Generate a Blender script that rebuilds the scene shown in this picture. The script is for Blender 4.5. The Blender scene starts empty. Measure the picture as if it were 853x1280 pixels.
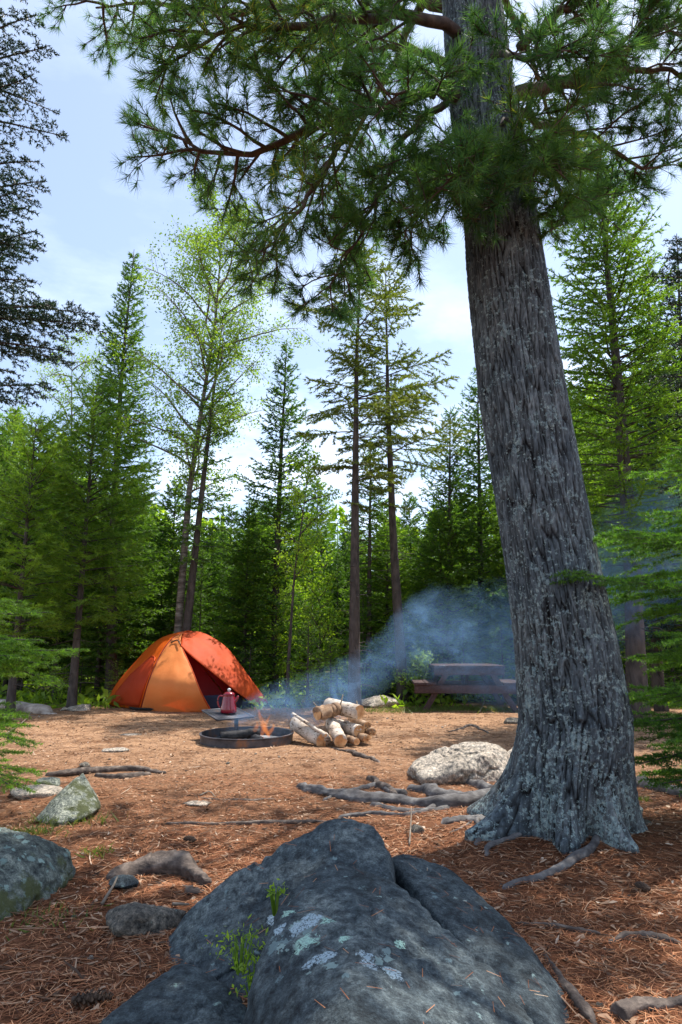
import bpy, bmesh, math, random
import numpy as np
from mathutils import Vector, Matrix
PI = math.pi
R = math.radians
S = bpy.context.scene
C = S.collection

# ------------------------------------------------------------------ camera
CAMH, PITCH, FPX = 1.1, R(11.4), 853.0
cd = bpy.data.cameras.new('camera'); cam = bpy.data.objects.new('camera', cd); C.objects.link(cam)
cam.location = (0, 0, CAMH); cam.rotation_euler = (R(90) + PITCH, 0, 0)
cd.sensor_fit = 'VERTICAL'; cd.sensor_height = 36; cd.lens = 24.0; cd.clip_end = 2000; cd.clip_start = .05
S.camera = cam

def ray(px, py):
    a, b = (px - 426.5) / FPX, (640 - py) / FPX
    return np.array([a, math.cos(PITCH) - b * math.sin(PITCH), math.sin(PITCH) + b * math.cos(PITCH)])
def G(px, py, z=0.0):
    d = ray(px, py); t = (z - CAMH) / d[2]
    return np.array([d[0] * t, d[1] * t, z])
def AT(px, py, Y):
    d = ray(px, py); t = Y / d[1]
    return np.array([d[0] * t, Y, CAMH + d[2] * t])
def proj(p):
    x, y, z = p[0], p[1], p[2] - CAMH
    f = y * math.cos(PITCH) + z * math.sin(PITCH); u = -y * math.sin(PITCH) + z * math.cos(PITCH)
    return 426.5 + FPX * x / f, 640 - FPX * u / f

# ------------------------------------------------------------------ world, sun, exposure
SUN_AZ, SUN_EL = 50.0, 65.0
W = bpy.data.worlds.new('World'); S.world = W; W.use_nodes = True
nt = W.node_tree; bg = nt.nodes['Background']
def N(nt, t, **k):
    n = nt.nodes.new(t)
    for a, v in k.items():
        if a.startswith('_'): n.inputs[int(a[1:])].default_value = v
        else: setattr(n, a, v)
    return n
sk = N(nt, 'ShaderNodeTexSky', sky_type='NISHITA', sun_disc=False, sun_elevation=R(SUN_EL), sun_rotation=R(SUN_AZ), altitude=300, air_density=1.0, dust_density=1.2, ozone_density=1.5)
tc = N(nt, 'ShaderNodeTexCoord')
mp = N(nt, 'ShaderNodeMapping'); mp.inputs['Scale'].default_value = (1, 1, 2.6)
nz = N(nt, 'ShaderNodeTexNoise'); nz.inputs['Scale'].default_value = 2.2; nz.inputs['Detail'].default_value = 9; nz.inputs['Roughness'].default_value = .58
cr = N(nt, 'ShaderNodeValToRGB'); cr.color_ramp.elements[0].position = .50; cr.color_ramp.elements[1].position = .72
sx = N(nt, 'ShaderNodeSeparateXYZ'); mr = N(nt, 'ShaderNodeMapRange'); mr.inputs[1].default_value = .55; mr.inputs[2].default_value = .05; mr.inputs[3].default_value = .12; mr.inputs[4].default_value = 1.0
mu = N(nt, 'ShaderNodeMath', operation='MULTIPLY'); ad = N(nt, 'ShaderNodeMath', operation='ADD', use_clamp=True); ad.inputs[1].default_value = .10
mx = N(nt, 'ShaderNodeMix', data_type='RGBA'); mx.inputs[7].default_value = (9.5, 10.2, 11.2, 1)
L = nt.links.new
L(tc.outputs['Generated'], mp.inputs[0]); L(mp.outputs[0], nz.inputs[0]); L(nz.outputs[0], cr.inputs[0])
L(tc.outputs['Generated'], sx.inputs[0]); L(sx.outputs[2], mr.inputs[0]); L(cr.outputs[0], mu.inputs[0]); L(mr.outputs[0], mu.inputs[1])
L(mu.outputs[0], ad.inputs[0]); L(ad.outputs[0], mx.inputs[0]); L(sk.outputs[0], mx.inputs[6]); L(mx.outputs[2], bg.inputs[0])
bg.inputs[1].default_value = .15
sl = bpy.data.lights.new('sun', 'SUN'); so = bpy.data.objects.new('sun', sl); C.objects.link(so)
sl.energy = 4.4; sl.angle = R(.53); sl.color = (1, .955, .88)
tos = Vector((math.sin(R(SUN_AZ)) * math.cos(R(SUN_EL)), math.cos(R(SUN_AZ)) * math.cos(R(SUN_EL)), math.sin(R(SUN_EL))))
so.rotation_euler = (-tos).to_track_quat('-Z', 'Y').to_euler()
vs = S.view_settings; vs.view_transform = 'Standard'; vs.look = 'None'; vs.gamma = 1; vs.exposure = .72
S.cycles.use_denoising = True
S.cycles.max_bounces = 7; S.cycles.diffuse_bounces = 3; S.cycles.transmission_bounces = 4; S.cycles.volume_bounces = 1
S.cycles.volume_step_rate = 1.5; S.cycles.volume_max_steps = 128

# ------------------------------------------------------------------ numpy noise
def _h(ix, iy, iz, s):
    n = (ix.astype(np.int64) * 374761393 + iy.astype(np.int64) * 668265263 + iz.astype(np.int64) * 2147483647 + s * 974634777) & 0xffffffff
    n = ((n ^ (n >> 13)) * 1274126177) & 0xffffffff
    n = ((n ^ (n >> 16)) * 2246822519) & 0xffffffff
    return ((n ^ (n >> 15)) & 0xffffff) / float(0xffffff) * 2 - 1
def vn(P, s=0):
    P = np.asarray(P, float); F = np.floor(P); f = P - F; f = f * f * (3 - 2 * f); F = F.astype(np.int64)
    x, y, z = F[:, 0], F[:, 1], F[:, 2]; r = 0
    for dx in (0, 1):
        wx = f[:, 0] if dx else 1 - f[:, 0]
        for dy in (0, 1):
            wy = f[:, 1] if dy else 1 - f[:, 1]
            for dz in (0, 1):
                wz = f[:, 2] if dz else 1 - f[:, 2]
                r = r + _h(x + dx, y + dy, z + dz, s) * wx * wy * wz
    return r
def fbm(P, o=4, s=0, g=.5):
    a, r, t = 1., 0, 0
    for i in range(o):
        r = r + a * vn(P * 2 ** i + 17.3 * i, s + i); t += a; a *= g
    return r / t
def sst(a, b, x):
    t = np.clip((x - a) / (b - a), 0, 1); return t * t * (3 - 2 * t)
def gh(x, y):
    x = np.atleast_1d(np.asarray(x, float)); y = np.atleast_1d(np.asarray(y, float))
    P = np.stack([x, y, np.zeros_like(x)], 1)
    r = .035 * fbm(P * .45, 2, 5) + .016 * fbm(P * 2.3, 3, 9)
    near = 1 - sst(6, 9, y)
    r = r + near * (.010 * fbm(P * 7, 3, 21))
    r = r + .5 * sst(16, 60, np.hypot(x, y)) + .20 * sst(1.2, 3.2, x) * (1 - sst(5.5, 8, y)) * sst(2.0, 4.2, y) * .35
    r = r + .07 * np.exp(-((x - 1.42) ** 2 + (y - 4.35) ** 2) / .55)
    return r
def gz(x, y): return float(gh(x, y)[0])

# ------------------------------------------------------------------ mesh helpers
def mesh(name, V, T=None, Q=None, mat=None, smooth=False, attr=None, mats=None, mi=None):
    V = np.asarray(V, np.float32); me = bpy.data.meshes.new(name)
    nT = 0 if T is None else len(T); nQ = 0 if Q is None else len(Q)
    me.vertices.add(len(V)); me.vertices.foreach_set('co', V.ravel())
    loops = np.concatenate(([np.asarray(T, np.int32).ravel()] if nT else []) + ([np.asarray(Q, np.int32).ravel()] if nQ else []))
    me.loops.add(len(loops)); me.loops.foreach_set('vertex_index', loops)
    me.polygons.add(nT + nQ)
    st = np.concatenate([np.arange(nT) * 3, nT * 3 + np.arange(nQ) * 4]).astype(np.int32)
    me.polygons.foreach_set('loop_start', st)
    me.update(calc_edges=True)
    if smooth: me.polygons.foreach_set('use_smooth', np.ones(nT + nQ, bool))
    if attr is not None:
        a = me.attributes.new('v', 'FLOAT', 'POINT'); a.data.foreach_set('value', np.asarray(attr, np.float32))
    if mats:
        for m in mats: me.materials.append(m)
        me.polygons.foreach_set('material_index', np.asarray(mi, np.int32))
    elif mat: me.materials.append(mat)
    return me
def ob(name, me, parent=None, loc=None, label=None, cat=None, group=None, kind=None):
    o = bpy.data.objects.new(name, me); C.objects.link(o)
    if parent is not None: o.parent = parent
    if loc is not None: o.location = loc
    if label: o['label'] = label
    if cat: o['category'] = cat
    if group: o['group'] = group
    if kind: o['kind'] = kind
    return o
class MB:
    def __init__(s): s.v, s.t, s.q, s.n, s.a = [], [], [], 0, []
    def add(s, V, T=None, Q=None, A=None):
        V = np.asarray(V, float)
        s.v.append(V)
        if T is not None and len(T): s.t.append(np.asarray(T) + s.n)
        if Q is not None and len(Q): s.q.append(np.asarray(Q) + s.n)
        s.a.append(np.full(len(V), .5) if A is None else np.broadcast_to(A, (len(V),)))
        s.n += len(V)
    def mesh(s, name, mat, smooth=False):
        return mesh(name, np.concatenate(s.v), np.concatenate(s.t) if s.t else None, np.concatenate(s.q) if s.q else None, mat, smooth, np.concatenate(s.a))
def tube(P, r, n=6, cap=True, jit=0, rng=None):
    P = np.asarray(P, float); k = len(P); r = np.broadcast_to(np.asarray(r, float), (k,))
    T = np.gradient(P, axis=0); T /= np.linalg.norm(T, axis=1)[:, None] + 1e-9
    ref = np.array([0, 0, 1.]) if abs(T[:, 2]).mean() < .8 else np.array([1., 0, 0])
    A = np.cross(T, ref); A /= np.linalg.norm(A, axis=1)[:, None] + 1e-9; B = np.cross(A, T)
    th = np.arange(n) * 2 * PI / n
    V = P[:, None] + r[:, None, None] * (np.cos(th)[None, :, None] * A[:, None] + np.sin(th)[None, :, None] * B[:, None])
    if jit and rng is not None: V = V + (V - P[:, None]) * rng.normal(0, jit, (k, n, 1))
    V = V.reshape(-1, 3)
    i = np.arange(k - 1)[:, None] * n + np.arange(n)[None]; j = np.arange(k - 1)[:, None] * n + (np.arange(n)[None] + 1) % n
    Q = np.stack([i, j, j + n, i + n], -1).reshape(-1, 4); TT = None
    if cap:
        V = np.concatenate([V, P[:1], P[-1:]]); a = np.arange(n); b = (a + 1) % n
        TT = np.concatenate([np.stack([np.full(n, k * n), b, a], 1), np.stack([np.full(n, k * n + 1), (k - 1) * n + a, (k - 1) * n + b], 1)])
    return V, TT, Q
def box(c, s, rz=0, M=None):
    V = np.array([[x, y, z] for x in (-.5, .5) for y in (-.5, .5) for z in (-.5, .5)]) * np.array(s)
    if rz: V = V @ np.array(Matrix.Rotation(rz, 3, 'Z')).T
    if M is not None: V = V @ np.array(M).T
    return V + np.array(c), None, np.array([[0, 1, 3, 2], [4, 6, 7, 5], [0, 4, 5, 1], [2, 3, 7, 6], [0, 2, 6, 4], [1, 5, 7, 3]])
def boxo(name, c, s, mat, parent=None, rz=0, M=None, bev=.006, **k):
    V, _, Q = box((0, 0, 0), s, rz, M); me = mesh(name, V, None, Q, mat)
    o = ob(name, me, parent, c, **k)
    if bev:
        b = o.modifiers.new('b', 'BEVEL'); b.width = bev; b.segments = 2
    return o
def smoothpath(P, n):
    P = np.asarray(P, float); m = len(P)
    if m < 3:
        t = np.linspace(0, 1, n)[:, None]; return P[0] * (1 - t) + P[-1] * t
    E = np.concatenate([[2 * P[0] - P[1]], P, [2 * P[-1] - P[-2]]]); out = []
    for u in np.linspace(0, m - 1 - 1e-6, n):
        i = int(u); f = u - i; a, b, c, d = E[i], E[i + 1], E[i + 2], E[i + 3]
        out.append(.5 * (2 * b + (c - a) * f + (2 * a - 5 * b + 4 * c - d) * f * f + (3 * b - a - 3 * c + d) * f ** 3))
    return np.array(out)

# ------------------------------------------------------------------ materials
def ramp(nt, stops):
    n = N(nt, 'ShaderNodeValToRGB'); e = n.color_ramp.elements
    while len(e) < len(stops): e.new(.5)
    for i, (p, c) in enumerate(stops):
        e[i].position = p; e[i].color = (*c, 1) if len(c) == 3 else c
    return n
def noise(nt, scale, det=5, rough=.6, vec=None, dist=0):
    n = N(nt, 'ShaderNodeTexNoise'); n.inputs['Scale'].default_value = scale; n.inputs['Detail'].default_value = det
    n.inputs['Roughness'].default_value = rough; n.inputs['Distortion'].default_value = dist
    if vec is not None: nt.links.new(vec, n.inputs['Vector'])
    return n
def mixc(nt, f, a, b, mode='MIX'):
    m = N(nt, 'ShaderNodeMix', data_type='RGBA', blend_type=mode)
    for i, v in ((0, f), (6, a), (7, b)):
        if hasattr(v, 'links'): nt.links.new(v, m.inputs[i])
        elif isinstance(v, tuple): m.inputs[i].default_value = (*v, 1)
        else: m.inputs[i].default_value = v
    return m.outputs[2]
def M0(name):
    m = bpy.data.materials.new(name); m.use_nodes = True; nt = m.node_tree
    return m, nt, nt.nodes['Principled BSDF'], N(nt, 'ShaderNodeTexCoord').outputs['Object']
def setp(nt, p, base=None, rough=.8, spec=.3, metal=0, height=None, bd=.02, bs=.6, coat=0):
    if hasattr(base, 'links'): nt.links.new(base, p.inputs['Base Color'])
    elif base: p.inputs['Base Color'].default_value = (*base, 1)
    if hasattr(rough, 'links'): nt.links.new(rough, p.inputs['Roughness'])
    else: p.inputs['Roughness'].default_value = rough
    p.inputs['Specular IOR Level'].default_value = spec; p.inputs['Metallic'].default_value = metal
    p.inputs['Coat Weight'].default_value = coat
    if height is not None:
        b = N(nt, 'ShaderNodeBump'); b.inputs['Strength'].default_value = bs; b.inputs['Distance'].default_value = bd
        nt.links.new(height, b.inputs['Height']); nt.links.new(b.outputs[0], p.inputs['Normal'])
def stretch(nt, v, s):
    m = N(nt, 'ShaderNodeMapping'); m.inputs['Scale'].default_value = s; nt.links.new(v, m.inputs[0]); return m.outputs[0]
def simple(name, stops, scale=5, det=6, rough=.8, spec=.3, metal=0, st=(1, 1, 1), bd=.01, bs=.5, coat=0, wrough=.6):
    m, nt, p, v = M0(name); v = stretch(nt, v, st)
    n = noise(nt, scale, det, wrough, v); r = ramp(nt, stops); nt.links.new(n.outputs[0], r.inputs[0])
    setp(nt, p, r.outputs[0], rough, spec, metal, n.outputs[0], bd, bs, coat); return m
def leafmat(name, dark, light, trans, tf=.4, scale=1.2, rough=.5, spec=.35, tip=None):
    m, nt, p, v = M0(name)
    at = N(nt, 'ShaderNodeAttribute', attribute_name='v'); oi = N(nt, 'ShaderNodeObjectInfo')
    n = noise(nt, scale, 4, .6, v)
    a = N(nt, 'ShaderNodeMath', operation='MULTIPLY_ADD'); nt.links.new(at.outputs['Fac'], a.inputs[0]); a.inputs[1].default_value = .55; nt.links.new(n.outputs[0], a.inputs[2])
    b = N(nt, 'ShaderNodeMath', operation='MULTIPLY_ADD'); nt.links.new(oi.outputs['Random'], b.inputs[0]); b.inputs[1].default_value = .22; nt.links.new(a.outputs[0], b.inputs[2])
    r = ramp(nt, [(.45, dark), (1.15, light)] if tip is None else [(.45, dark), (.95, light), (1.2, tip)]); r.color_ramp.elements[-1].position = 1.0
    mr = N(nt, 'ShaderNodeMapRange'); mr.inputs[1].default_value = 0; mr.inputs[2].default_value = 1.25
    nt.links.new(b.outputs[0], mr.inputs[0]); nt.links.new(mr.outputs[0], r.inputs[0])
    setp(nt, p, r.outputs[0], rough, spec)
    tr = N(nt, 'ShaderNodeBsdfTranslucent'); tcv = mixc(nt, 1.0, r.outputs[0], trans, 'MULTIPLY'); nt.links.new(tcv, tr.inputs[0])
    ms = N(nt, 'ShaderNodeMixShader'); ms.inputs[0].default_value = tf
    nt.links.new(p.outputs[0], ms.inputs[1]); nt.links.new(tr.outputs[0], ms.inputs[2]); nt.links.new(ms.outputs[0], nt.nodes['Material Output'].inputs[0])
    return m
TR = (1.9, 2.0, .7)
m_spruce = leafmat('spruce_needles', (.030, .080, .016), (.12, .21, .030), TR, .48)
m_fir = leafmat('fir_needles', (.050, .12, .016), (.19, .29, .034), TR, .5)
m_near = leafmat('near_fir_needles', (.025, .080, .018), (.13, .26, .036), TR, .48, 3)
m_firlit = leafmat('young_fir_needles', (.06, .14, .02), (.20, .33, .05), TR, .45)
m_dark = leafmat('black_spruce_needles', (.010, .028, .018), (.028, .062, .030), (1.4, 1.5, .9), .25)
m_jack = leafmat('jack_pine_needles', (.045, .08, .016), (.19, .21, .035), TR, .38)
m_pine = leafmat('white_pine_needles', (.020, .078, .044), (.10, .18, .045), (2.0, 2.05, .8), .52, .8, tip=(.32, .30, .045))
m_leaf = leafmat('birch_leaves', (.12, .20, .03), (.26, .36, .06), (1.7, 1.8, .6), .55)
m_shrub = leafmat('shrub_leaves', (.10, .20, .022), (.34, .46, .05), (1.8, 1.9, .6), .5)
m_farleaf = leafmat('far_foliage', (.13, .22, .025), (.40, .48, .06), TR, .6, .5)
m_grass = leafmat('grass_blades', (.06, .11, .02), (.20, .24, .06), (1.5, 1.5, .7), .4, 3)
m_barkS = simple('spruce_bark', [(.3, (.030, .024, .020)), (.7, (.11, .088, .075))], 14, st=(1, 1, .35), bd=.03)
m_barkG = simple('grey_birch_bark', [(.3, (.06, .048, .040)), (.55, (.20, .17, .14)), (.75, (.42, .39, .34))], 9, st=(.5, .5, 2.2), bd=.01)
m_twig = simple('dead_twig_wood', [(.3, (.10, .075, .055)), (.7, (.30, .24, .18))], 20, bd=.005)
m_limb = simple('pine_limb_bark', [(.3, (.035, .024, .020)), (.7, (.13, .09, .07))], 18, st=(1, 1, 1), bd=.015)
m_rootm = simple('exposed_root_bark', [(.3, (.035, .026, .022)), (.52, (.11, .082, .065)), (.75, (.27, .21, .165))], 16, bd=.03, st=(1, 1, 1.5))

def bark_pine():
    m, nt, p, v = M0('white_pine_bark')
    w = stretch(nt, v, (1, 1, .22))
    vo = N(nt, 'ShaderNodeTexVoronoi', feature='DISTANCE_TO_EDGE'); vo.inputs['Scale'].default_value = 22
    dn = noise(nt, 9, 5, .6, w); ws = mixc(nt, .12, w, dn.outputs[1]); nt.links.new(ws, vo.inputs['Vector'])
    n1 = noise(nt, 30, 8, .7, w); n2 = noise(nt, 3, 5, .6, v)
    at = N(nt, 'ShaderNodeAttribute', attribute_name='v')
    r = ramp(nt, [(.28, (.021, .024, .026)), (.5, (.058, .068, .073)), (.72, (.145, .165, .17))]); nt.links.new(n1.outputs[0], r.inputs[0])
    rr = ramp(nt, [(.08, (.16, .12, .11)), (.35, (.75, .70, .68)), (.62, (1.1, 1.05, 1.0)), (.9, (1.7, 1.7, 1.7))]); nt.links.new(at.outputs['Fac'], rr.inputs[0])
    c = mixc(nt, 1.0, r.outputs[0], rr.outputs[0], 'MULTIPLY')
    # lichen crust: small pale scales, thicker low on the trunk and along its sunless face
    l1 = noise(nt, 42, 7, .72, v, .2); lp = noise(nt, 7, 4, .65, v)
    sz = N(nt, 'ShaderNodeSeparateXYZ'); nt.links.new(v, sz.inputs[0])
    mz = N(nt, 'ShaderNodeMapRange'); mz.inputs[1].default_value = .1; mz.inputs[2].default_value = 2.6; mz.inputs[3].default_value = .105; mz.inputs[4].default_value = .06
    nt.links.new(sz.outputs[2], mz.inputs[0])
    pm = N(nt, 'ShaderNodeMath', operation='MULTIPLY_ADD'); nt.links.new(lp.outputs[0], pm.inputs[0]); pm.inputs[1].default_value = .55; pm.inputs[2].default_value = -.275
    sm1 = N(nt, 'ShaderNodeMath', operation='ADD'); nt.links.new(pm.outputs[0], sm1.inputs[0]); nt.links.new(mz.outputs[0], sm1.inputs[1])
    sm2 = N(nt, 'ShaderNodeMath', operation='ADD'); nt.links.new(sm1.outputs[0], sm2.inputs[0]); nt.links.new(l1.outputs[0], sm2.inputs[1])
    cc = N(nt, 'ShaderNodeMapRange'); cc.inputs[1].default_value = .635; cc.inputs[2].default_value = .665; nt.links.new(sm2.outputs[0], cc.inputs[0])
    sp = noise(nt, 60, 3, .7, v)
    lc = ramp(nt, [(.3, (.12, .17, .18)), (.5, (.21, .27, .27)), (.7, (.40, .46, .40))]); nt.links.new(sp.outputs[0], lc.inputs[0])
    bn = noise(nt, 1.8, 4, .6, v); bnr = ramp(nt, [(.35, (.72, .78, .84)), (.6, (1.18, 1.14, 1.10))]); nt.links.new(bn.outputs[0], bnr.inputs[0]); c = mixc(nt, 1.0, c, bnr.outputs[0], 'MULTIPLY')
    c2 = mixc(nt, cc.outputs[0], c, lc.outputs[0])
    h = N(nt, 'ShaderNodeMath', operation='ADD'); nt.links.new(vo.outputs[0], h.inputs[0]); nt.links.new(n1.outputs[0], h.inputs[1])
    setp(nt, p, c2, .9, .15, 0, h.outputs[0], .02, .6); return m
m_barkP = bark_pine()
m_rootb = simple('grey_root_bark', [(.3, (.045, .038, .038)), (.52, (.12, .11, .105)), (.75, (.25, .235, .22))], 13, bd=.02, st=(1, 1, 1.5))

def rockmat(name, c0, c1, c2, lich=.35, spots=(), moss=0, clusters=(), *, scale=1.0, lc=((.16, .24, .22), (.34, .46, .40))):
    m, nt, p, v = M0(name)
    n1 = noise(nt, 2.2 * scale, 9, .68, v, .4); n2 = noise(nt, 26 * scale, 6, .75, v); n3 = noise(nt, 140, 3, .8, v)
    r = ramp(nt, [(.32, c0), (.52, c1), (.72, c2)]); nt.links.new(n1.outputs[0], r.inputs[0])
    r2 = ramp(nt, [(.34, (.18, .20, .23)), (.49, (.85, .85, .85)), (.63, (1.9, 1.8, 1.7))]); nt.links.new(n2.outputs[0], r2.inputs[0])
    c = mixc(nt, 1.0, r.outputs[0], r2.outputs[0], 'MULTIPLY')
    r3 = ramp(nt, [(.35, (.6, .6, .6)), (.65, (1.35, 1.35, 1.35))]); nt.links.new(n3.outputs[0], r3.inputs[0])
    c = mixc(nt, 1.0, c, r3.outputs[0], 'MULTIPLY')
    # stray lichen specks of several sizes
    for sc, th, soft in ((9 * scale, lich * .5, .05), (28 * scale, lich, .06)):
        d = noise(nt, sc * 2.2, 5, .7, v); w = mixc(nt, .05 if sc > 15 else .12, v, d.outputs[1])
        vo = N(nt, 'ShaderNodeTexVoronoi'); vo.inputs['Scale'].default_value = sc; nt.links.new(w, vo.inputs['Vector'])
        sp = N(nt, 'ShaderNodeSeparateColor'); nt.links.new(vo.outputs['Color'], sp.inputs[0])
        sz = N(nt, 'ShaderNodeMath', operation='MULTIPLY_ADD'); nt.links.new(sp.outputs[0], sz.inputs[0]); sz.inputs[1].default_value = -.9; sz.inputs[2].default_value = th
        szo = sz.outputs[0]
        if sc > 15:
            for (cp, crd) in clusters:
                dd = N(nt, 'ShaderNodeVectorMath', operation='DISTANCE'); nt.links.new(v, dd.inputs[0]); dd.inputs[1].default_value = tuple(cp)
                mm_ = N(nt, 'ShaderNodeMapRange'); mm_.inputs[1].default_value = crd; mm_.inputs[2].default_value = 0; mm_.inputs[3].default_value = 0; mm_.inputs[4].default_value = .55; nt.links.new(dd.outputs['Value'], mm_.inputs[0])
                ad_ = N(nt, 'ShaderNodeMath', operation='ADD'); nt.links.new(szo, ad_.inputs[0]); nt.links.new(mm_.outputs[0], ad_.inputs[1]); szo = ad_.outputs[0]
        df = N(nt, 'ShaderNodeMath', operation='SUBTRACT'); nt.links.new(szo, df.inputs[0]); nt.links.new(vo.outputs['Distance'], df.inputs[1])
        mr = N(nt, 'ShaderNodeMapRange'); mr.inputs[1].default_value = -soft; mr.inputs[2].default_value = soft * .3; nt.links.new(df.outputs[0], mr.inputs[0])
        lcr = ramp(nt, [(0, lc[0]), (1, lc[1])]); nt.links.new(sp.outputs[1], lcr.inputs[0])
        k = N(nt, 'ShaderNodeMath', operation='MULTIPLY'); nt.links.new(mr.outputs[0], k.inputs[0]); k.inputs[1].default_value = .8
        c = mixc(nt, k.outputs[0], c, lcr.outputs[0])
    if spots:
        d = noise(nt, 34, 6, .75, v)
        d2 = noise(nt, 90, 4, .8, v)
        for (sp_, rad, col) in spots:
            s = N(nt, 'ShaderNodeVectorMath', operation='DISTANCE'); nt.links.new(v, s.inputs[0]); s.inputs[1].default_value = tuple(sp_)
            a = N(nt, 'ShaderNodeMath', operation='MULTIPLY_ADD'); nt.links.new(d.outputs[0], a.inputs[0]); a.inputs[1].default_value = -rad * 3.2; a.inputs[2].default_value = rad * 2.9
            a2 = N(nt, 'ShaderNodeMath', operation='MULTIPLY_ADD'); nt.links.new(d2.outputs[0], a2.inputs[0]); a2.inputs[1].default_value = -rad * .8; nt.links.new(a.outputs[0], a2.inputs[2])
            df = N(nt, 'ShaderNodeMath', operation='SUBTRACT'); nt.links.new(a2.outputs[0], df.inputs[0]); nt.links.new(s.outputs['Value'], df.inputs[1])
            mr = N(nt, 'ShaderNodeMapRange'); mr.inputs[1].default_value = -rad * .06; mr.inputs[2].default_value = rad * .06; nt.links.new(df.outputs[0], mr.inputs[0])
            br = N(nt, 'ShaderNodeMapRange'); br.inputs[1].default_value = .40; br.inputs[2].default_value = .50; nt.links.new(n3.outputs[0], br.inputs[0])
            ml = N(nt, 'ShaderNodeMath', operation='MULTIPLY'); nt.links.new(mr.outputs[0], ml.inputs[0]); nt.links.new(br.outputs[0], ml.inputs[1])
            c = mixc(nt, ml.outputs[0], c, mixc(nt, n3.outputs[0], tuple(x * .4 for x in col), tuple(min(1, x * 2.1) for x in col)))
    if moss:
        mn = noise(nt, 4, 6, .7, v); mrr = ramp(nt, [(.60 - moss * .1, (0, 0, 0)), (.68 - moss * .1, (1, 1, 1))]); nt.links.new(mn.outputs[0], mrr.inputs[0])
        c = mixc(nt, mrr.outputs[0], c, (.075, .085, .03))
    h = N(nt, 'ShaderNodeMath', operation='MULTIPLY_ADD'); nt.links.new(n2.outputs[0], h.inputs[0]); h.inputs[1].default_value = .5; nt.links.new(n1.outputs[0], h.inputs[2])
    h2 = N(nt, 'ShaderNodeMath', operation='MULTIPLY_ADD'); nt.links.new(n3.outputs[0], h2.inputs[0]); h2.inputs[1].default_value = .18; nt.links.new(h.outputs[0], h2.inputs[2])
    setp(nt, p, c, .80, .35, 0, h2.outputs[0], .04, .85); return m

def ground_mat():
    m, nt, p, v = M0('forest_floor')
    g = noise(nt, .55, 6, .62, v, .3); md = noise(nt, 5, 8, .7, v); fi = noise(nt, 38, 8, .78, v); vf = noise(nt, 160, 4, .8, v)
    s = N(nt, 'ShaderNodeSeparateXYZ'); nt.links.new(v, s.inputs[0])
    mr = N(nt, 'ShaderNodeMapRange'); mr.inputs[1].default_value = 4.0; mr.inputs[2].default_value = 8.5; nt.links.new(s.outputs[1], mr.inputs[0])
    a = N(nt, 'ShaderNodeMath', operation='MULTIPLY_ADD', use_clamp=True); nt.links.new(g.outputs[0], a.inputs[0]); a.inputs[1].default_value = 1.4; a.inputs[2].default_value = -.75
    b = N(nt, 'ShaderNodeMath', operation='ADD', use_clamp=True); nt.links.new(a.outputs[0], b.inputs[0]); nt.links.new(mr.outputs[0], b.inputs[1])
    red = ramp(nt, [(.28, (.045, .020, .012)), (.5, (.18, .072, .034)), (.72, (.38, .17, .085))]); nt.links.new(fi.outputs[0], red.inputs[0])
    tan = ramp(nt, [(.28, (.15, .072, .038)), (.5, (.43, .245, .135)), (.72, (.64, .43, .28))]); nt.links.new(fi.outputs[0], tan.inputs[0])
    c = mixc(nt, b.outputs[0], red.outputs[0], tan.outputs[0])
    pt = noise(nt, 1.6, 5, .7, v, .8); ptr = ramp(nt, [(.36, (.55, .48, .44)), (.47, (1, 1, 1)), (.60, (1, 1, 1)), (.70, (1.18, 1.2, 1.25))]); nt.links.new(pt.outputs[0], ptr.inputs[0]); c = mixc(nt, 1.0, c, ptr.outputs[0], 'MULTIPLY')
    r2 = ramp(nt, [(.32, (.55, .5, .48)), (.55, (1, 1, 1)), (.75, (1.2, 1.15, 1.1))]); nt.links.new(md.outputs[0], r2.inputs[0])
    c = mixc(nt, 1.0, c, r2.outputs[0], 'MULTIPLY')
    r3 = ramp(nt, [(.35, (.6, .6, .6)), (.65, (1.3, 1.3, 1.3))]); nt.links.new(vf.outputs[0], r3.inputs[0]); c = mixc(nt, 1.0, c, r3.outputs[0], 'MULTIPLY')
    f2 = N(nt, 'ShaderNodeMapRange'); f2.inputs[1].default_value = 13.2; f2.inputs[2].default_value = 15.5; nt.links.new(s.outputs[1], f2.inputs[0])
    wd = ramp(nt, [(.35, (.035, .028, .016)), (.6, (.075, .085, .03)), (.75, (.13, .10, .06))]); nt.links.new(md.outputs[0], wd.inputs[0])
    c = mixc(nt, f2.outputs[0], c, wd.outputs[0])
    h = N(nt, 'ShaderNodeMath', operation='ADD'); nt.links.new(fi.outputs[0], h.inputs[0]); nt.links.new(md.outputs[0], h.inputs[1])
    setp(nt, p, c, .95, .1, 0, h.outputs[0], .03, .8); return m

def attrmat(name, stops, rough=.8, spec=.2):
    m, nt, p, v = M0(name); at = N(nt, 'ShaderNodeAttribute', attribute_name='v'); r = ramp(nt, stops)
    nt.links.new(at.outputs['Fac'], r.inputs[0]); setp(nt, p, r.outputs[0], rough, spec); return m

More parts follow.
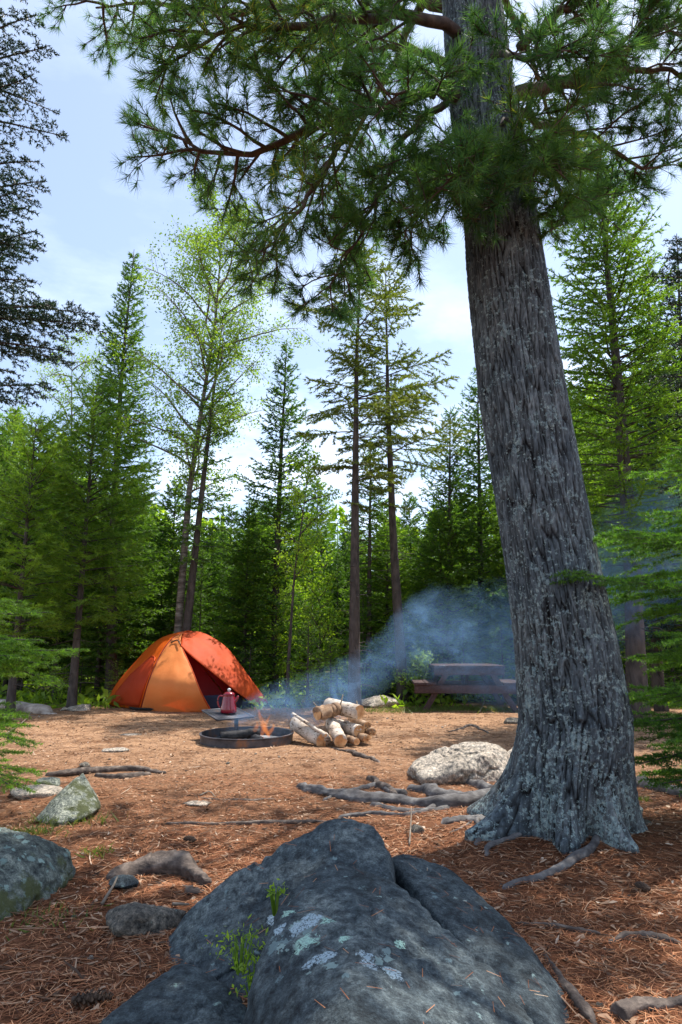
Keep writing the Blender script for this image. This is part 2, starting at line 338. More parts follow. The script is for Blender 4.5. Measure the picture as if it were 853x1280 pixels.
# ------------------------------------------------------------------ ground
def axis_pts(segs):
    out = [segs[0][0]]
    for a, b, st in segs:
        n = max(1, int(round((b - a) / st))); out += list(np.linspace(a, b, n + 1)[1:])
    return np.array(out)
xs = axis_pts([(-400, -60, 40), (-60, -12, 4), (-12, -5, .4), (-5, -2.4, .08), (-2.4, 2.6, .028), (2.6, 6, .08), (6, 12, .4), (12, 60, 4), (60, 400, 40)])
ys = axis_pts([(-60, -4, 6), (-4, 1.6, .3), (1.6, 6.5, .026), (6.5, 14, .07), (14, 26, .4), (26, 66, 4), (66, 600, 50)])
X, Y = np.meshgrid(xs, ys); V = np.stack([X.ravel(), Y.ravel(), gh(X.ravel(), Y.ravel())], 1)
nx = len(xs); i = (np.arange(len(ys) - 1)[:, None] * nx + np.arange(nx - 1)[None]).ravel()
ob('ground', mesh('ground', V, None, np.stack([i, i + 1, i + 1 + nx, i + nx], 1), ground_mat(), True), kind='structure', label='needle strewn forest floor of reddish brown and tan earth', cat='ground')

def flat_bits(n, rng, xy, ln, wd, lift, tilt, kink=0, vr=(0, 1), wob=0):
    """thin strips lying at random on the ground"""
    x, y = xy; a = rng.uniform(0, 2 * PI, n); l = rng.uniform(*ln, n) / 2; w = rng.uniform(*wd, n) / 2
    d = np.stack([np.cos(a), np.sin(a), rng.normal(0, tilt, n)], 1); s = np.stack([-np.sin(a), np.cos(a), rng.normal(0, .3, n)], 1)
    z = gh(x, y) + rng.uniform(*lift, n); c = np.stack([x, y, z], 1)
    k = s * (rng.normal(0, 1, n) * kink * l)[:, None]
    V = np.stack([c - d * l[:, None] - s * w[:, None] * .5, c - d * l[:, None] + s * w[:, None] * .5,
                  c + k + s * w[:, None], c + k - s * w[:, None], c + d * l[:, None] + s * w[:, None] * .2, c + d * l[:, None] - s * w[:, None] * .2], 1).reshape(-1, 3)
    b = np.arange(n)[:, None] * 6
    Q = np.concatenate([b + np.array([[0, 3, 2, 1]]), b + np.array([[3, 5, 4, 2]])])
    return V, Q, np.repeat(rng.uniform(*vr, n), 6)
def wedge(n, rng, y0, y1, p=1.0, half=.56, dx=0):
    y = y0 + (y1 - y0) * rng.random(n) ** p; x = rng.uniform(-1, 1, n) * (half * y + .35) + dx; return x, y
rg = np.random.default_rng(5)
m_litter = attrmat('fallen_needles', [(0, (.08, .028, .014)), (.35, (.25, .088, .038)), (.7, (.44, .18, .080)), (.94, (.56, .29, .15)), (1, (.58, .42, .28))])
n = 98000; xy = wedge(n, rg, 1.9, 6.4, 1.25)
msk = vn(np.stack([xy[0] * 1.4, xy[1] * 1.4, xy[0] * 0], 1), 3) * .5 + .62 > rg.random(n); xy = (xy[0][msk], xy[1][msk])
Vn, Qn, An = flat_bits(len(xy[0]), rg, xy, (.04, .095), (.0016, .0032), (.001, .012), .07, .12)
ob('needle_litter', mesh('needle_litter', Vn, None, Qn, m_litter, attr=An), kind='stuff', label='dry reddish pine needles thickly strewn over the near ground', cat='pine needles')
m_chip = attrmat('bark_and_leaf_litter', [(0, (.06, .034, .022)), (.4, (.17, .09, .05)), (.75, (.34, .20, .12)), (.97, (.44, .30, .20)), (1, (.60, .48, .36))])
n = 36000; xy = wedge(n, rg, 2.2, 13.4, .85)
Vn, Qn, An = flat_bits(n, rg, xy, (.012, .05), (.004, .018), (.001, .010), .18, .3)
ob('leaf_litter', mesh('leaf_litter', Vn, None, Qn, m_chip, attr=An), kind='stuff', label='small bark flakes and dead leaf bits scattered over the clearing', cat='litter')
n = 2600; xy = wedge(n, rg, 2.2, 13, .9)
Vn, Qn, An = flat_bits(n, rg, xy, (.08, .26), (.003, .008), (.004, .015), .05, .10)
ob('twig_litter', mesh('twig_litter', Vn, None, Qn, m_chip, attr=An), kind='stuff', label='thin dead twigs scattered across the clearing floor', cat='twigs')

# ------------------------------------------------------------------ rocks
def rock_mesh(name, pts, mat, sub=6, pn=14, amp=.05, fr=2.2, seed=0, grow=1.03, fine=.012):
    pts = np.asarray(pts, float); c = (pts.max(0) + pts.min(0)) / 2; c = .5 * c + .5 * pts.mean(0)
    bm = bmesh.new()
    for q in pts - c: bm.verts.new(q)
    bmesh.ops.convex_hull(bm, input=list(bm.verts)); bm.normal_update()
    nn, dd = [], []
    for f in bm.faces:
        nrm = np.array(f.normal); d = float(nrm @ np.array(f.verts[0].co)); a = f.calc_area()
        if d < 0: nrm, d = -nrm, -d
        if d > 1e-4 and a > 1e-6: nn.append(nrm); dd.append(d)
    bm.free(); nn, dd = np.array(nn), np.array(dd)
    bm = bmesh.new(); bmesh.ops.create_icosphere(bm, subdivisions=sub, radius=1)
    D = np.array([v.co[:] for v in bm.verts]); T = np.array([[v.index for v in f.verts] for f in bm.faces]); bm.free()
    D /= np.linalg.norm(D, axis=1)[:, None]
    q = np.maximum(0, D @ nn.T / dd[None]); mx_ = q.max(1)[:, None]
    r = 1 / (mx_[:, 0] * ((q / mx_) ** pn).sum(1) ** (1 / pn)) * grow
    P = D * r[:, None]; ex = np.ptp(pts, axis=0).mean()
    disp = amp * ex * fbm((P + seed * 3.1) * fr / ex * 1.0, 4, seed) + fine * ex * fbm((P + seed) * fr * 6 / ex, 4, seed + 7, .6)
    ridg = 1 - np.abs(fbm((P - seed) * fr * 1.7 / ex, 3, seed + 13)); disp -= amp * .45 * ex * sst(.86, 1.0, ridg)
    P = P + D * disp[:, None] + c
    return P, T
def rock(name, pts, mat, parent=None, sub=6, **k):
    lab = {x: k.pop(x) for x in ('label', 'cat', 'group') if x in k}
    P, T = rock_mesh(name, pts, mat, sub, **k); o0 = np.array([P[:, 0].mean(), P[:, 1].mean(), P[:, 2].min()])
    if parent is not None: o0 = np.zeros(3)
    return ob(name, mesh(name, P - o0, T, None, mat, True), parent, tuple(o0), **lab)
def blobpts(c, s, rz, rng, n=16, tilt=0):
    d = rng.normal(0, 1, (n, 3)); d /= np.linalg.norm(d, axis=1)[:, None]
    d = d * np.array(s) / 2; d[:, 0] += d[:, 2] * tilt
    return d @ np.array(Matrix.Rotation(rz, 3, 'Z')).T + np.array(c)
def rock_px(name, x0, x1, ybase, h, depth, mat, seed, label, rz=0, bury=.4, sub=5, group=None, **k):
    a = G(x0, ybase); b = G(x1, ybase); c = (a + b) / 2; w = b[0] - a[0]; c[1] += depth / 2; rr = np.random.default_rng(seed)
    H = h / (1 - bury); c[2] = gz(c[0], c[1]) + h - H / 2
    return rock(name, blobpts(c, (w * 1.12, depth, H), rz, rr), mat, sub=sub, seed=seed, label=label, cat='rock', group=group, **k)
def onL(px, py, Y): return AT(px, py, Y)
cb, ct = (.030, .044, .052), (.075, .095, .100)
sp = [((380, 1178), 2.42, .035), ((405, 1196), 2.36, .028), ((388, 1150), 2.5, .030), ((360, 1140), 2.5, .020), ((457, 1195), 2.34, .022), ((462, 1205), 2.3, .020), ((502, 1180), 2.4, .018), ((490, 1215), 2.28, .024),
      ((372, 1160), 2.48, .024), ((430, 1172), 2.4, .016), ((350, 1160), 2.45, .020), ((386, 1206), 2.32, .016), ((410, 1150), 2.5, .022), ((340, 1150), 2.47, .018)]
spots = [(AT(a[0], a[1], y), r * .95, (.34, .50, .42) if j % 3 == 0 else (.30, .40, .46)) for j, (a, y, r) in enumerate(sp)]
from mathutils.bvhtree import BVHTree
def spot_on(objs, px, py):
    best = None; o_ = Vector((0, 0, CAMH)); d_ = Vector(ray(px, py)).normalized()
    for o in objs:
        bt = BVHTree.FromPolygons([v.co + o.location for v in o.data.vertices], [tuple(p.vertices) for p in o.data.polygons]); h = bt.ray_cast(o_, d_)
        if h[0] is not None and (best is None or h[3] < best[1]): best = (h[0], h[3])
    return best and tuple(best[0])
m_boul = rockmat('dark_lichened_granite', (.010, .016, .019), (.058, .078, .088), (.17, .20, .195), .22)
m_boulL = rockmat('mossy_lichened_granite', (.035, .045, .040), (.11, .13, .115), (.24, .27, .23), .52, (), 1)
m_pale = rockmat('pale_granite', (.26, .22, .17), (.44, .38, .31), (.60, .54, .46), .06, (), 0, scale=1.4, lc=((.12, .13, .11), (.22, .23, .18)))
m_grey = rockmat('grey_brown_stone', (.08, .070, .058), (.17, .15, .12), (.30, .27, .22), .15, (), 0, scale=1.5)
m_tri = rockmat('green_grey_stone', (.13, .15, .12), (.26, .28, .23), (.40, .42, .34), .38, (), 1, scale=2.2, lc=((.10, .13, .10), (.42, .46, .36)))

boulder = ob('split_boulder', None, loc=(0, 0, 0), label='huge dark blue grey boulder split into lobes, spotted with pale green lichen', cat='boulder')
A = AT
rock('rock_lobe', [A(420, 1024, 3.05), A(467, 1034, 3.0), A(372, 1046, 3.0), A(300, 1086, 2.95), A(250, 1133, 2.88), A(222, 1190, 2.75), A(226, 1232, 2.62), A(484, 1062, 2.92), A(490, 1112, 2.72),
     A(400, 1112, 2.72), A(352, 1162, 2.62), A(318, 1235, 2.45), (-.8, 3.0, -.15), (-.35, 3.4, -.15), (.22, 3.3, -.15), (-.72, 2.45, -.2), (0, 2.2, -.2), (.25, 2.6, -.2)], m_boul, boulder, 7, seed=2, amp=.045, pn=34, fr=2.6, fine=.018)
rock('rock_lobe', [A(402, 1084, 2.70), A(432, 1082, 2.70), A(500, 1106, 2.60), A(370, 1106, 2.55), A(340, 1150, 2.38), A(322, 1198, 2.26), A(345, 1285, 2.1), A(552, 1152, 2.45), A(598, 1195, 2.3), A(645, 1242, 2.15),
     A(690, 1300, 2.0), A(450, 1200, 2.02), A(560, 1260, 1.95), A(440, 1290, 1.75), (-.35, 1.8, -.2), (.6, 1.7, -.2), (-.2, 2.8, -.2), (.36, 2.55, -.2), (-.28, 1.7, -.1)], m_boul, boulder, 7, seed=5, amp=.035, pn=34, fr=2.6, fine=.015)
rock('rock_lobe', [A(489, 1072, 3.02), A(512, 1066, 3.1), A(562, 1083, 3.05), A(612, 1128, 2.85), A(664, 1190, 2.58), A(694, 1258, 2.32), A(698, 1340, 2.05), A(506, 1126, 2.88), A(560, 1166, 2.68), A(636, 1228, 2.42), A(690, 1300, 2.12),
     (.22, 3.3, -.2), (.75, 3.1, -.2), (.9, 2.3, -.2), (.78, 1.9, -.2), (.42, 2.66, -.2), (.60, 2.25, -.2)], m_boul, boulder, 6, seed=9, amp=.03, pn=34, fr=2.6, fine=.014)
lob_ = list(boulder.children)
spots = []
for j, (a_, y_, r_) in enumerate(sp):
    q_ = spot_on(lob_, *a_)
    if q_: spots.append((q_, r_ * 1.15, (.30, .46, .38) if j % 3 == 0 else (.30, .38, .42)))
m_spot = rockmat('lichen_spotted_granite', (.010, .016, .019), (.058, .078, .088), (.17, .20, .195), .26, spots, 0, [(spot_on(lob_, *a_), r_) for a_, r_ in (((375, 1165), .14), ((345, 1180), .09), ((480, 1200), .11), ((400, 1200), .09)) if spot_on(lob_, *a_)], lc=((.14, .21, .23), (.32, .43, .40)))
for o in lob_: o.data.materials[0] = m_spot
rock('rock', [A(135, 1290, 2.25), A(158, 1248, 2.42), A(212, 1228, 2.5), (-.55, 2.62, .06), A(300, 1236, 2.42), A(335, 1290, 2.2), A(230, 1262, 2.3), (-.75, 2.1, .02), (-.3, 2.05, .04), (-.8, 2.4, -.2), (-.3, 2.5, -.2), (-.75, 2, -.2), (-.2, 2, -.2)], m_boul, None, 6, seed=12, amp=.04,
     label='low flat dark slab in front of the split boulder at its foot', cat='rock')
rock('boulder', [A(-60, 1020, 3.6), A(0, 1022, 3.55), A(32, 1036, 3.6), A(82, 1048, 3.7), A(103, 1068, 3.7), A(107, 1092, 3.62), A(88, 1118, 3.45), A(50, 1142, 3.2), A(-5, 1162, 3.02), A(-90, 1180, 2.9), A(40, 1075, 3.3), A(-20, 1070, 3.2),
     (-2.6, 3.2, -.1), (-2.5, 4, -.1), (-1.5, 3.9, -.15), (-1.45, 3.4, -.2), (-2, 3, -.2)], m_boulL, None, 7, seed=21, amp=.045, fr=2.8, fine=.02, label='large grey boulder crusted with mint lichen and a moss patch', cat='boulder')
rock('rock', [A(104, 964, 5.15), A(92, 974, 5.0), A(60, 1003, 4.95), A(36, 1030, 4.8), A(118, 990, 5.05), A(124, 1010, 4.95), A(75, 1035, 4.7), A(110, 1020, 4.8), G(40, 1035, -.1), G(130, 1012, -.1), G(110, 985, -.1)], m_tri, None, 6, seed=31, amp=.04, pn=26,
     label='upright triangular grey green stone with moss at its foot', cat='rock')
rock_px('rock', -8, 60, 1000, .07, .5, m_pale, 41, 'flat pale stone beside the upright triangular one', sub=5)
rock_px('rock', 32, 66, 984, .08, .3, m_tri, 42, 'small mossy rock just behind the flat pale stone')
rock_px('rock', 112, 218, 1178, .11, .34, m_grey, 43, 'rounded half buried grey stone between the two large boulders', sub=6, amp=.035)
rock_px('rock', 128, 166, 1118, .06, .16, m_boul, 44, 'small dark wedge of rock tucked against a thick root')
rock_px('rock', 122, 160, 941, .045, .26, m_pale, 45, 'low pale stone alone in the sunlit dirt before the tent')
rock_px('rock', 96, 112, 957, .05, .12, m_grey, 46, 'fist sized dark stone behind a long surface root')
rock_px('rock', 78, 116, 889, .12, .5, m_pale, 47, 'rounded pale rock near the end of the fallen log')
rock_px('rock', 70, 84, 889, .06, .25, m_pale, 48, 'little pale rock touching the fallen log end')
rock_px('rock', 222, 262, 1010, .012, .22, m_pale, 49, 'buried pale stone showing flush with the ground')
rock_px('rock', 144, 176, 920, .012, .3, m_pale, 50, 'thin pale stone barely showing between tent and fire ring')
rock('rock', [A(516, 958, 6.2), A(525, 945, 6.35), A(560, 932, 6.5), A(610, 925, 6.6), A(636, 936, 6.55), A(640, 955, 6.3), A(600, 940, 6.1), A(575, 968, 5.95), A(525, 972, 5.95), (.6, 6.8, -.1), (1.5, 6.9, -.1), (1.6, 6.2, -.1), (.7, 6.0, -.1)], m_pale, None, 6, seed=61, amp=.06, fr=3.0, pn=30, fine=.018, grow=1.03,
     label='big pale sunlit rock lying beside the leaning pine', cat='rock')
rock('rock', [A(628, 945, 6.7), A(650, 926, 6.9), A(690, 930, 6.8), A(690, 960, 6.5), A(628, 960, 6.5), (1.6, 7.1, -.1), (2.1, 7.1, -.1), (2.1, 6.5, -.1), (1.6, 6.4, -.1)], m_pale, None, 5, seed=62, label='pale rock half hidden behind the leaning pine', cat='rock')
rock_px('rock', 446, 508, 886, .22, .9, m_pale, 63, 'long low rock behind the stacked firewood', sub=6)
rock_px('rock', 540, 620, 976, .03, .3, m_pale, 64, 'thin flat slab in front of the big pale rock')
rock_px('rock', 632, 660, 906, .10, .25, m_grey, 65, 'small grey rock by the pine near the picnic table')
rock_px('rock', 512, 534, 1047, .05, .12, m_grey, 66, 'small root bound stone behind the split boulder')
rock_px('rock', 800, 822, 1050, .04, .12, m_grey, 67, 'small grey stone in needles beside the pine base')
rock_px('rock', 424, 448, 931, .03, .12, m_pale, 68, 'small flat stone under the firewood')
rr = random.Random(4)
lab = ['small pebble lying loose in the clearing dirt']
base_me = []
for s in range(4):
    P, T = rock_mesh('pebble', blobpts((0, 0, 0), (1, .8, .55), 0, np.random.default_rng(80 + s)), None, 3, seed=s)
    base_me.append(mesh('pebble', P, T, None, [m_pale, m_grey][s % 2], True))
for kx in range(70):
    y = 2.3 + 10 * rr.random(); x = rr.uniform(-1, 1) * (.5 * y); s = rr.uniform(.012, .04) * (1 if y < 6 else 1.5)
    o = ob('pebble', base_me[kx % 4], None, (x, y, gz(x, y) + s * .1), label=lab[0], cat='pebble', group='pebbles scattered over the clearing'); o.scale = (s, s, s); o.rotation_euler = (0, 0, rr.uniform(0, 6))

from mathutils.bvhtree import BVHTree as _BV
def rock_litter(objs, n, region, seed, label):
    rn_ = np.random.default_rng(seed); trees = [_BV.FromPolygons([v.co + o.location for v in o.data.vertices], [tuple(p.vertices) for p in o.data.polygons]) for o in objs]; VV = []; AA = []
    for k in range(n):
        x_, y_ = rn_.uniform(region[0], region[1]), rn_.uniform(region[2], region[3]); best = None
        for t_r in trees:
            h_ = t_r.ray_cast(Vector((x_, y_, 2)), Vector((0, 0, -1)))
            if h_[0] is not None and (best is None or h_[0].z > best[0].z): best = h_
        if best is None or best[1].z < .80 or rn_.random() > (best[1].z - .78) * 3 + (.5 if vn(np.array([[x_ * 6, y_ * 6, 0]]), 4)[0] > .2 else 0): continue
        a_ = rn_.uniform(0, 6.28); d_ = Vector((math.cos(a_), math.sin(a_), 0)); nr_ = best[1]; d_ = (d_ - nr_ * d_.dot(nr_)).normalized(); s_ = nr_.cross(d_); l_ = rn_.uniform(.012, .032); w_ = .0008; c_ = best[0] + nr_ * .004
        VV += [c_ - d_ * l_ - s_ * w_, c_ - d_ * l_ + s_ * w_, c_ + d_ * l_ + s_ * w_, c_ + d_ * l_ - s_ * w_]; AA += [rn_.random()] * 4
    VV = np.array([q[:] for q in VV]); ob('needle_litter', mesh('rock_litter', VV, None, np.arange(len(VV)).reshape(-1, 4), m_litter, attr=AA), kind='stuff', label=label, cat='pine needles')
rock_litter(lob_, 620, (-.8, 1.0, 1.8, 3.4), 3, 'loose pine needles lying on top of the split boulder')

# ------------------------------------------------------------------ roots
def ground_path(pts, r, lift=.35, n=26):
    P = []
    for (px, py) in pts: P.append(G(px, py))
    P = smoothpath(P, n); P = np.array([G(*proj(p)) for p in P]); P[:, 2] = gh(P[:, 0], P[:, 1])
    u = np.linspace(0, 1, n); rad = r if np.ndim(r) else r * (1 - .55 * u)
    rad = np.broadcast_to(rad, (n,)) if np.ndim(rad) else rad
    P[:, 2] += rad * lift; P[-2:, 2] -= rad[-1] * 2; return P, rad
def root_mesh(pts, r, seed, lift=.35, n=44, sides=14, both=False):
    if both: u_ = np.linspace(0, 1, n); r = r * (.25 + .75 * np.sin(PI * np.clip(u_ * .9 + .05, 0, 1)) ** .8)
    rng = np.random.default_rng(seed); P, rad = ground_path(pts, r, lift, n)
    sg = np.concatenate([[0], np.cumsum(np.linalg.norm(np.diff(P, axis=0), axis=1))]) / .16; z0_ = sg * 0
    P = P + np.stack([vn(np.stack([sg, z0_, z0_], 1), seed) * .03, vn(np.stack([sg, z0_ + 5, z0_], 1), seed) * .02, vn(np.stack([sg * .8, z0_ + 9, z0_], 1), seed) * rad * .35], 1)
    V, T, Q = tube(P, rad * (1 + .25 * vn(np.stack([np.arange(n) * .13, np.zeros(n), np.zeros(n)], 1), seed)), sides)
    k_ = (len(V) - 2) // sides; an = np.tile(np.arange(sides), k_) / sides * 2 * PI; cc0 = np.repeat(P[:k_], sides, 0); st_ = np.repeat(sg[:k_], sides)
    V[:k_ * sides] = cc0 + (V[:k_ * sides] - cc0) * (1 + .28 * vn(np.stack([np.cos(an) * 1.6, np.sin(an) * 1.6, st_ * .35], 1), seed + 2) + .12 * vn(np.stack([np.cos(an) * 4, np.sin(an) * 4, st_ * .8], 1), seed + 3))[:, None]
    V = V + .14 * rad.mean() * vn(V * 11, seed)[:, None] * np.array([.6, .6, 1]) + .18 * rad.mean() * vn(V * 70, seed)[:, None]
    return mesh('root', V, T, Q, m_rootm, True)
def loose_root(pts, r, seed, label, lift=.35):
    o = ob('exposed_root', root_mesh(pts, r, seed, lift, both=True), None, label=label, cat='root'); o0 = G(*pts[0]); o.data.transform(Matrix.Translation(Vector(-o0))); o.location = o0
loose_root([(268, 1112), (235, 1096), (200, 1088), (165, 1090), (130, 1102)], .055, 1, 'thick dark root arching above the rounded half buried stone', .5)
loose_root([(206, 966), (170, 961), (125, 962), (90, 966), (55, 968)], .032, 2, 'long weathered root crossing sunlit dirt behind the triangular stone', .6)
loose_root([(185, 966), (150, 970), (118, 966)], .03, 3, 'short stub of root lying against a longer one')
loose_root([(430, 1030), (375, 1027), (330, 1029), (260, 1030), (200, 1026)], .016, 4, 'thin pale root running left behind the split boulder')
loose_root([(500, 1000), (470, 982), (455, 976)], .03, 5, 'short knobby root among bigger roots near the shadow edge')
loose_root([(420, 936), (440, 944), (455, 950), (480, 956)], .022, 6, 'crooked pale branch of root in front of the firewood', .6)
loose_root([(560, 914), (590, 908), (610, 916)], .022, 7, 'short pale root on sunlit dirt before the picnic table')
loose_root([(853, 1178), (800, 1170), (760, 1178)], .018, 8, 'thin root crossing shaded needles at the frame edge')
loose_root([(690, 1196), (708, 1222), (738, 1262), (752, 1290)], .022, 9, 'bent root running down beside the split boulder')
loose_root([(640, 1158), (690, 1158), (730, 1166), (760, 1170)], .014, 10, 'thin straight root in needles beside the split boulder')
loose_root([(345, 1000), (300, 1000), (250, 996)], .012, 11, 'faint thin root at the shadow edge left of the big ones')
loose_root([(262, 1118), (240, 1120), (225, 1110)], .02, 12, 'small side root beneath the thick arching one')
ob('fallen_branch', root_mesh([(760, 1270), (790, 1260), (850, 1256), (930, 1246)], .028, 79, .3), label='thick weathered branch half sunk in the needles', cat='branch')
Pl, rl = ground_path([(-30, 884), (30, 890), (68, 893)], .13, .7, 14)
V, T, Q = tube(Pl, .105, 16, jit=.04, rng=rg); ob('fallen_log', mesh('b', V, T, Q, simple('bleached_log', [(.3, (.20, .15, .12)), (.7, (.62, .52, .44))], 6, st=(.3, 2, 2), bd=.02), True), label='sun bleached log lying at the edge of the clearing', cat='log')
def stick(pts, r, z, label):
    P = smoothpath([G(*q) for q in pts], 10); P[:, 2] = gh(P[:, 0], P[:, 1]) + np.linspace(z[0], z[1], 10)
    V, T, Q = tube(P, np.linspace(r, r * .5, 10), 6); ob('fallen_stick', mesh('s', V, T, Q, m_twig, True), label=label, cat='stick')
stick([(0, 906), (20, 899), (46, 898)], .018, (.02, .05), 'grey stick lying below the bleached log')
stick([(5, 918), (30, 904), (40, 896)], .012, (.01, .08), 'thin twig propped toward the bleached log')
stick([(128, 1134), (140, 1120), (146, 1112)], .008, (.01, .05), 'short pale stick leaning near the small dark wedge of rock')
stick([(216, 1140), (228, 1143), (236, 1145)], .007, (.03, .04), 'bleached splinter beside the rounded half buried stone')
stick([(250, 994), (262, 990), (270, 996)], .007, (.01, .01), 'dry twig beside the flush pale stone')
stick([(512, 1060), (514, 1048), (515, 1040)], .006, (.01, .12), 'little upright twig stuck in needles behind the boulder')

m_cone = simple('pine_cone_scales', [(.3, (.03, .02, .015)), (.7, (.14, .09, .06))], 30, bd=.003)
def pine_cone(px, py, rz, sc, label):
    q = G(px, py); m = MB(); V, T, Q = tube([[-.05, 0, 0], [0, 0, .002], [.06, 0, 0]], [.008, .012, .004], 8); m.add(V, T, Q)
    for k in range(70):
        u = k / 70.; a = k * 2.4; x = -.05 + .11 * u; rr_ = .024 * math.sin(PI * (u * .8 + .15)); d = np.array([.35, math.cos(a), math.sin(a)]); w = np.array([0, -math.sin(a), math.cos(a)]) * .007
        b = np.array([x, 0, 0]); e = b + d * rr_; m.add(np.array([b - w * .5, b + w * .5, e + w, e - w, e + d * .004 + [.004, 0, 0]]), [[3, 2, 4]], [[0, 1, 2, 3]])
    o = ob('pine_cone', m.mesh('pine_cone', m_cone), None, (q[0], q[1], gz(q[0], q[1]) + .018 * sc), label=label, cat='pine cone'); o.rotation_euler = (0, .05, rz); o.scale = (sc, sc, sc)
pine_cone(112, 1258, .3, 1.1, 'open dark pine cone lying in the needles near the bottom edge')
pine_cone(805, 1118, 1.9, .8, 'small pine cone in shaded needles below the pine')
pine_cone(238, 1052, 2.6, .8, 'small pine cone on sunny needles behind the boulder')

# ------------------------------------------------------------------ foliage generators
def seg_needles(P0, P1, dens, nl, nw, a0, a1, rng, vb=.0, bias=None):
    Lg = np.linalg.norm(P1 - P0, axis=1); cnt = np.maximum(1, np.floor(Lg * dens + rng.random(len(Lg)))).astype(int)
    idx = np.repeat(np.arange(len(Lg)), cnt); n = len(idx); t = rng.random(n)
    d = ((P1 - P0) / (Lg[:, None] + 1e-9))[idx]; p = P0[idx] + (P1 - P0)[idx] * t[:, None]
    q = rng.normal(0, 1, (n, 3))
    if bias is not None: q *= np.array(bias)
    q -= d * (q * d).sum(1)[:, None]; q /= np.linalg.norm(q, axis=1)[:, None] + 1e-9
    a = rng.uniform(a0, a1, n)[:, None]; e = d * np.cos(a) + q * np.sin(a); s = np.cross(e, rng.normal(0, 1, (n, 3))); s /= np.linalg.norm(s, axis=1)[:, None] + 1e-9
    l = (nl * rng.uniform(.7, 1.15, n))[:, None]
    V = np.stack([p - s * nw / 2, p + s * nw / 2, p + e * l], 1).reshape(-1, 3)
    v = np.clip(rng.random(n) * .7 + .3 * t + vb, 0, 1)
    return V, np.arange(n * 3).reshape(-1, 3), np.repeat(v, 3)
def conifer_branch(p, az, Ln, elev, droop, up, rng, tsp, tw, sub=False, cl=.15):
    """axis polyline and twig segments of one bough"""
    u = np.linspace(0, 1, 9); dirh = np.array([math.cos(az), math.sin(az), 0.]); side = np.array([-math.sin(az), math.cos(az), 0.])
    wig = rng.normal(0, .02) * Ln
    f = lambda u: p + dirh * (Ln * u)[:, None] + side * (wig * np.sin(u * 5))[:, None] + np.array([0, 0, 1.]) * (Ln * (math.sin(elev) * u - droop * u ** 2 + up * u ** 4))[:, None]
    ax = f(u); nt_ = max(3, int(Ln * (1 - cl) / tsp)); t = cl + (1 - cl) * (np.arange(nt_) + rng.random(nt_) * .6) / nt_
    b = f(t); sg = np.where(np.arange(nt_) % 2 == 0, 1., -1.); ang = R(52) + rng.normal(0, .16, nt_)
    tl = (tw * Ln * (1 - t) ** .75 * (.35 + .65 * sst(0, .35, t)) + .05 * Ln ** .5) * rng.uniform(.7, 1.2, nt_)
    td = dirh * np.cos(ang)[:, None] + side * (sg * np.sin(ang))[:, None] + np.array([0, 0, 1.]) * (rng.normal(-.10, .12, nt_) - droop * .3)[:, None]
    e = b + td * tl[:, None]; P0, P1 = [b, ax[2:-1]], [e, ax[3:]]
    if sub:
        for k in range(6):
            s = (k + .5 + rng.random(nt_) * .4) / 7.; sg2 = 1 if k % 2 else -1
            c = b + (e - b) * s[:, None]; l2 = tl * .42 * (1 - s * .75); ok = l2 > .03
            rt = np.cross(td, [0, 0, 1.]); rt /= np.linalg.norm(rt, axis=1)[:, None] + 1e-9
            dd = td * .62 + rt * (sg2 * .75) + rng.normal(0, .07, (nt_, 3)); P0.append(c[ok]); P1.append((c + dd * l2[:, None])[ok])
    return ax, np.concatenate(P0), np.concatenate(P1)
def trunk_mesh_part(mb, H, r0, off, sides=8, n=16, z0=-.3):
    z = np.linspace(z0, H, n); P = np.stack([np.interp(z, off[0], off[1]), np.interp(z, off[0], off[2]), z], 1)
    r = r0 * (1 - .95 * np.clip(z / H, 0, 1)) * (1 + .35 * np.exp(-np.clip(z, 0, 9) * 5)); V, T, Q = tube(P, r, sides); mb.add(V, T, Q)
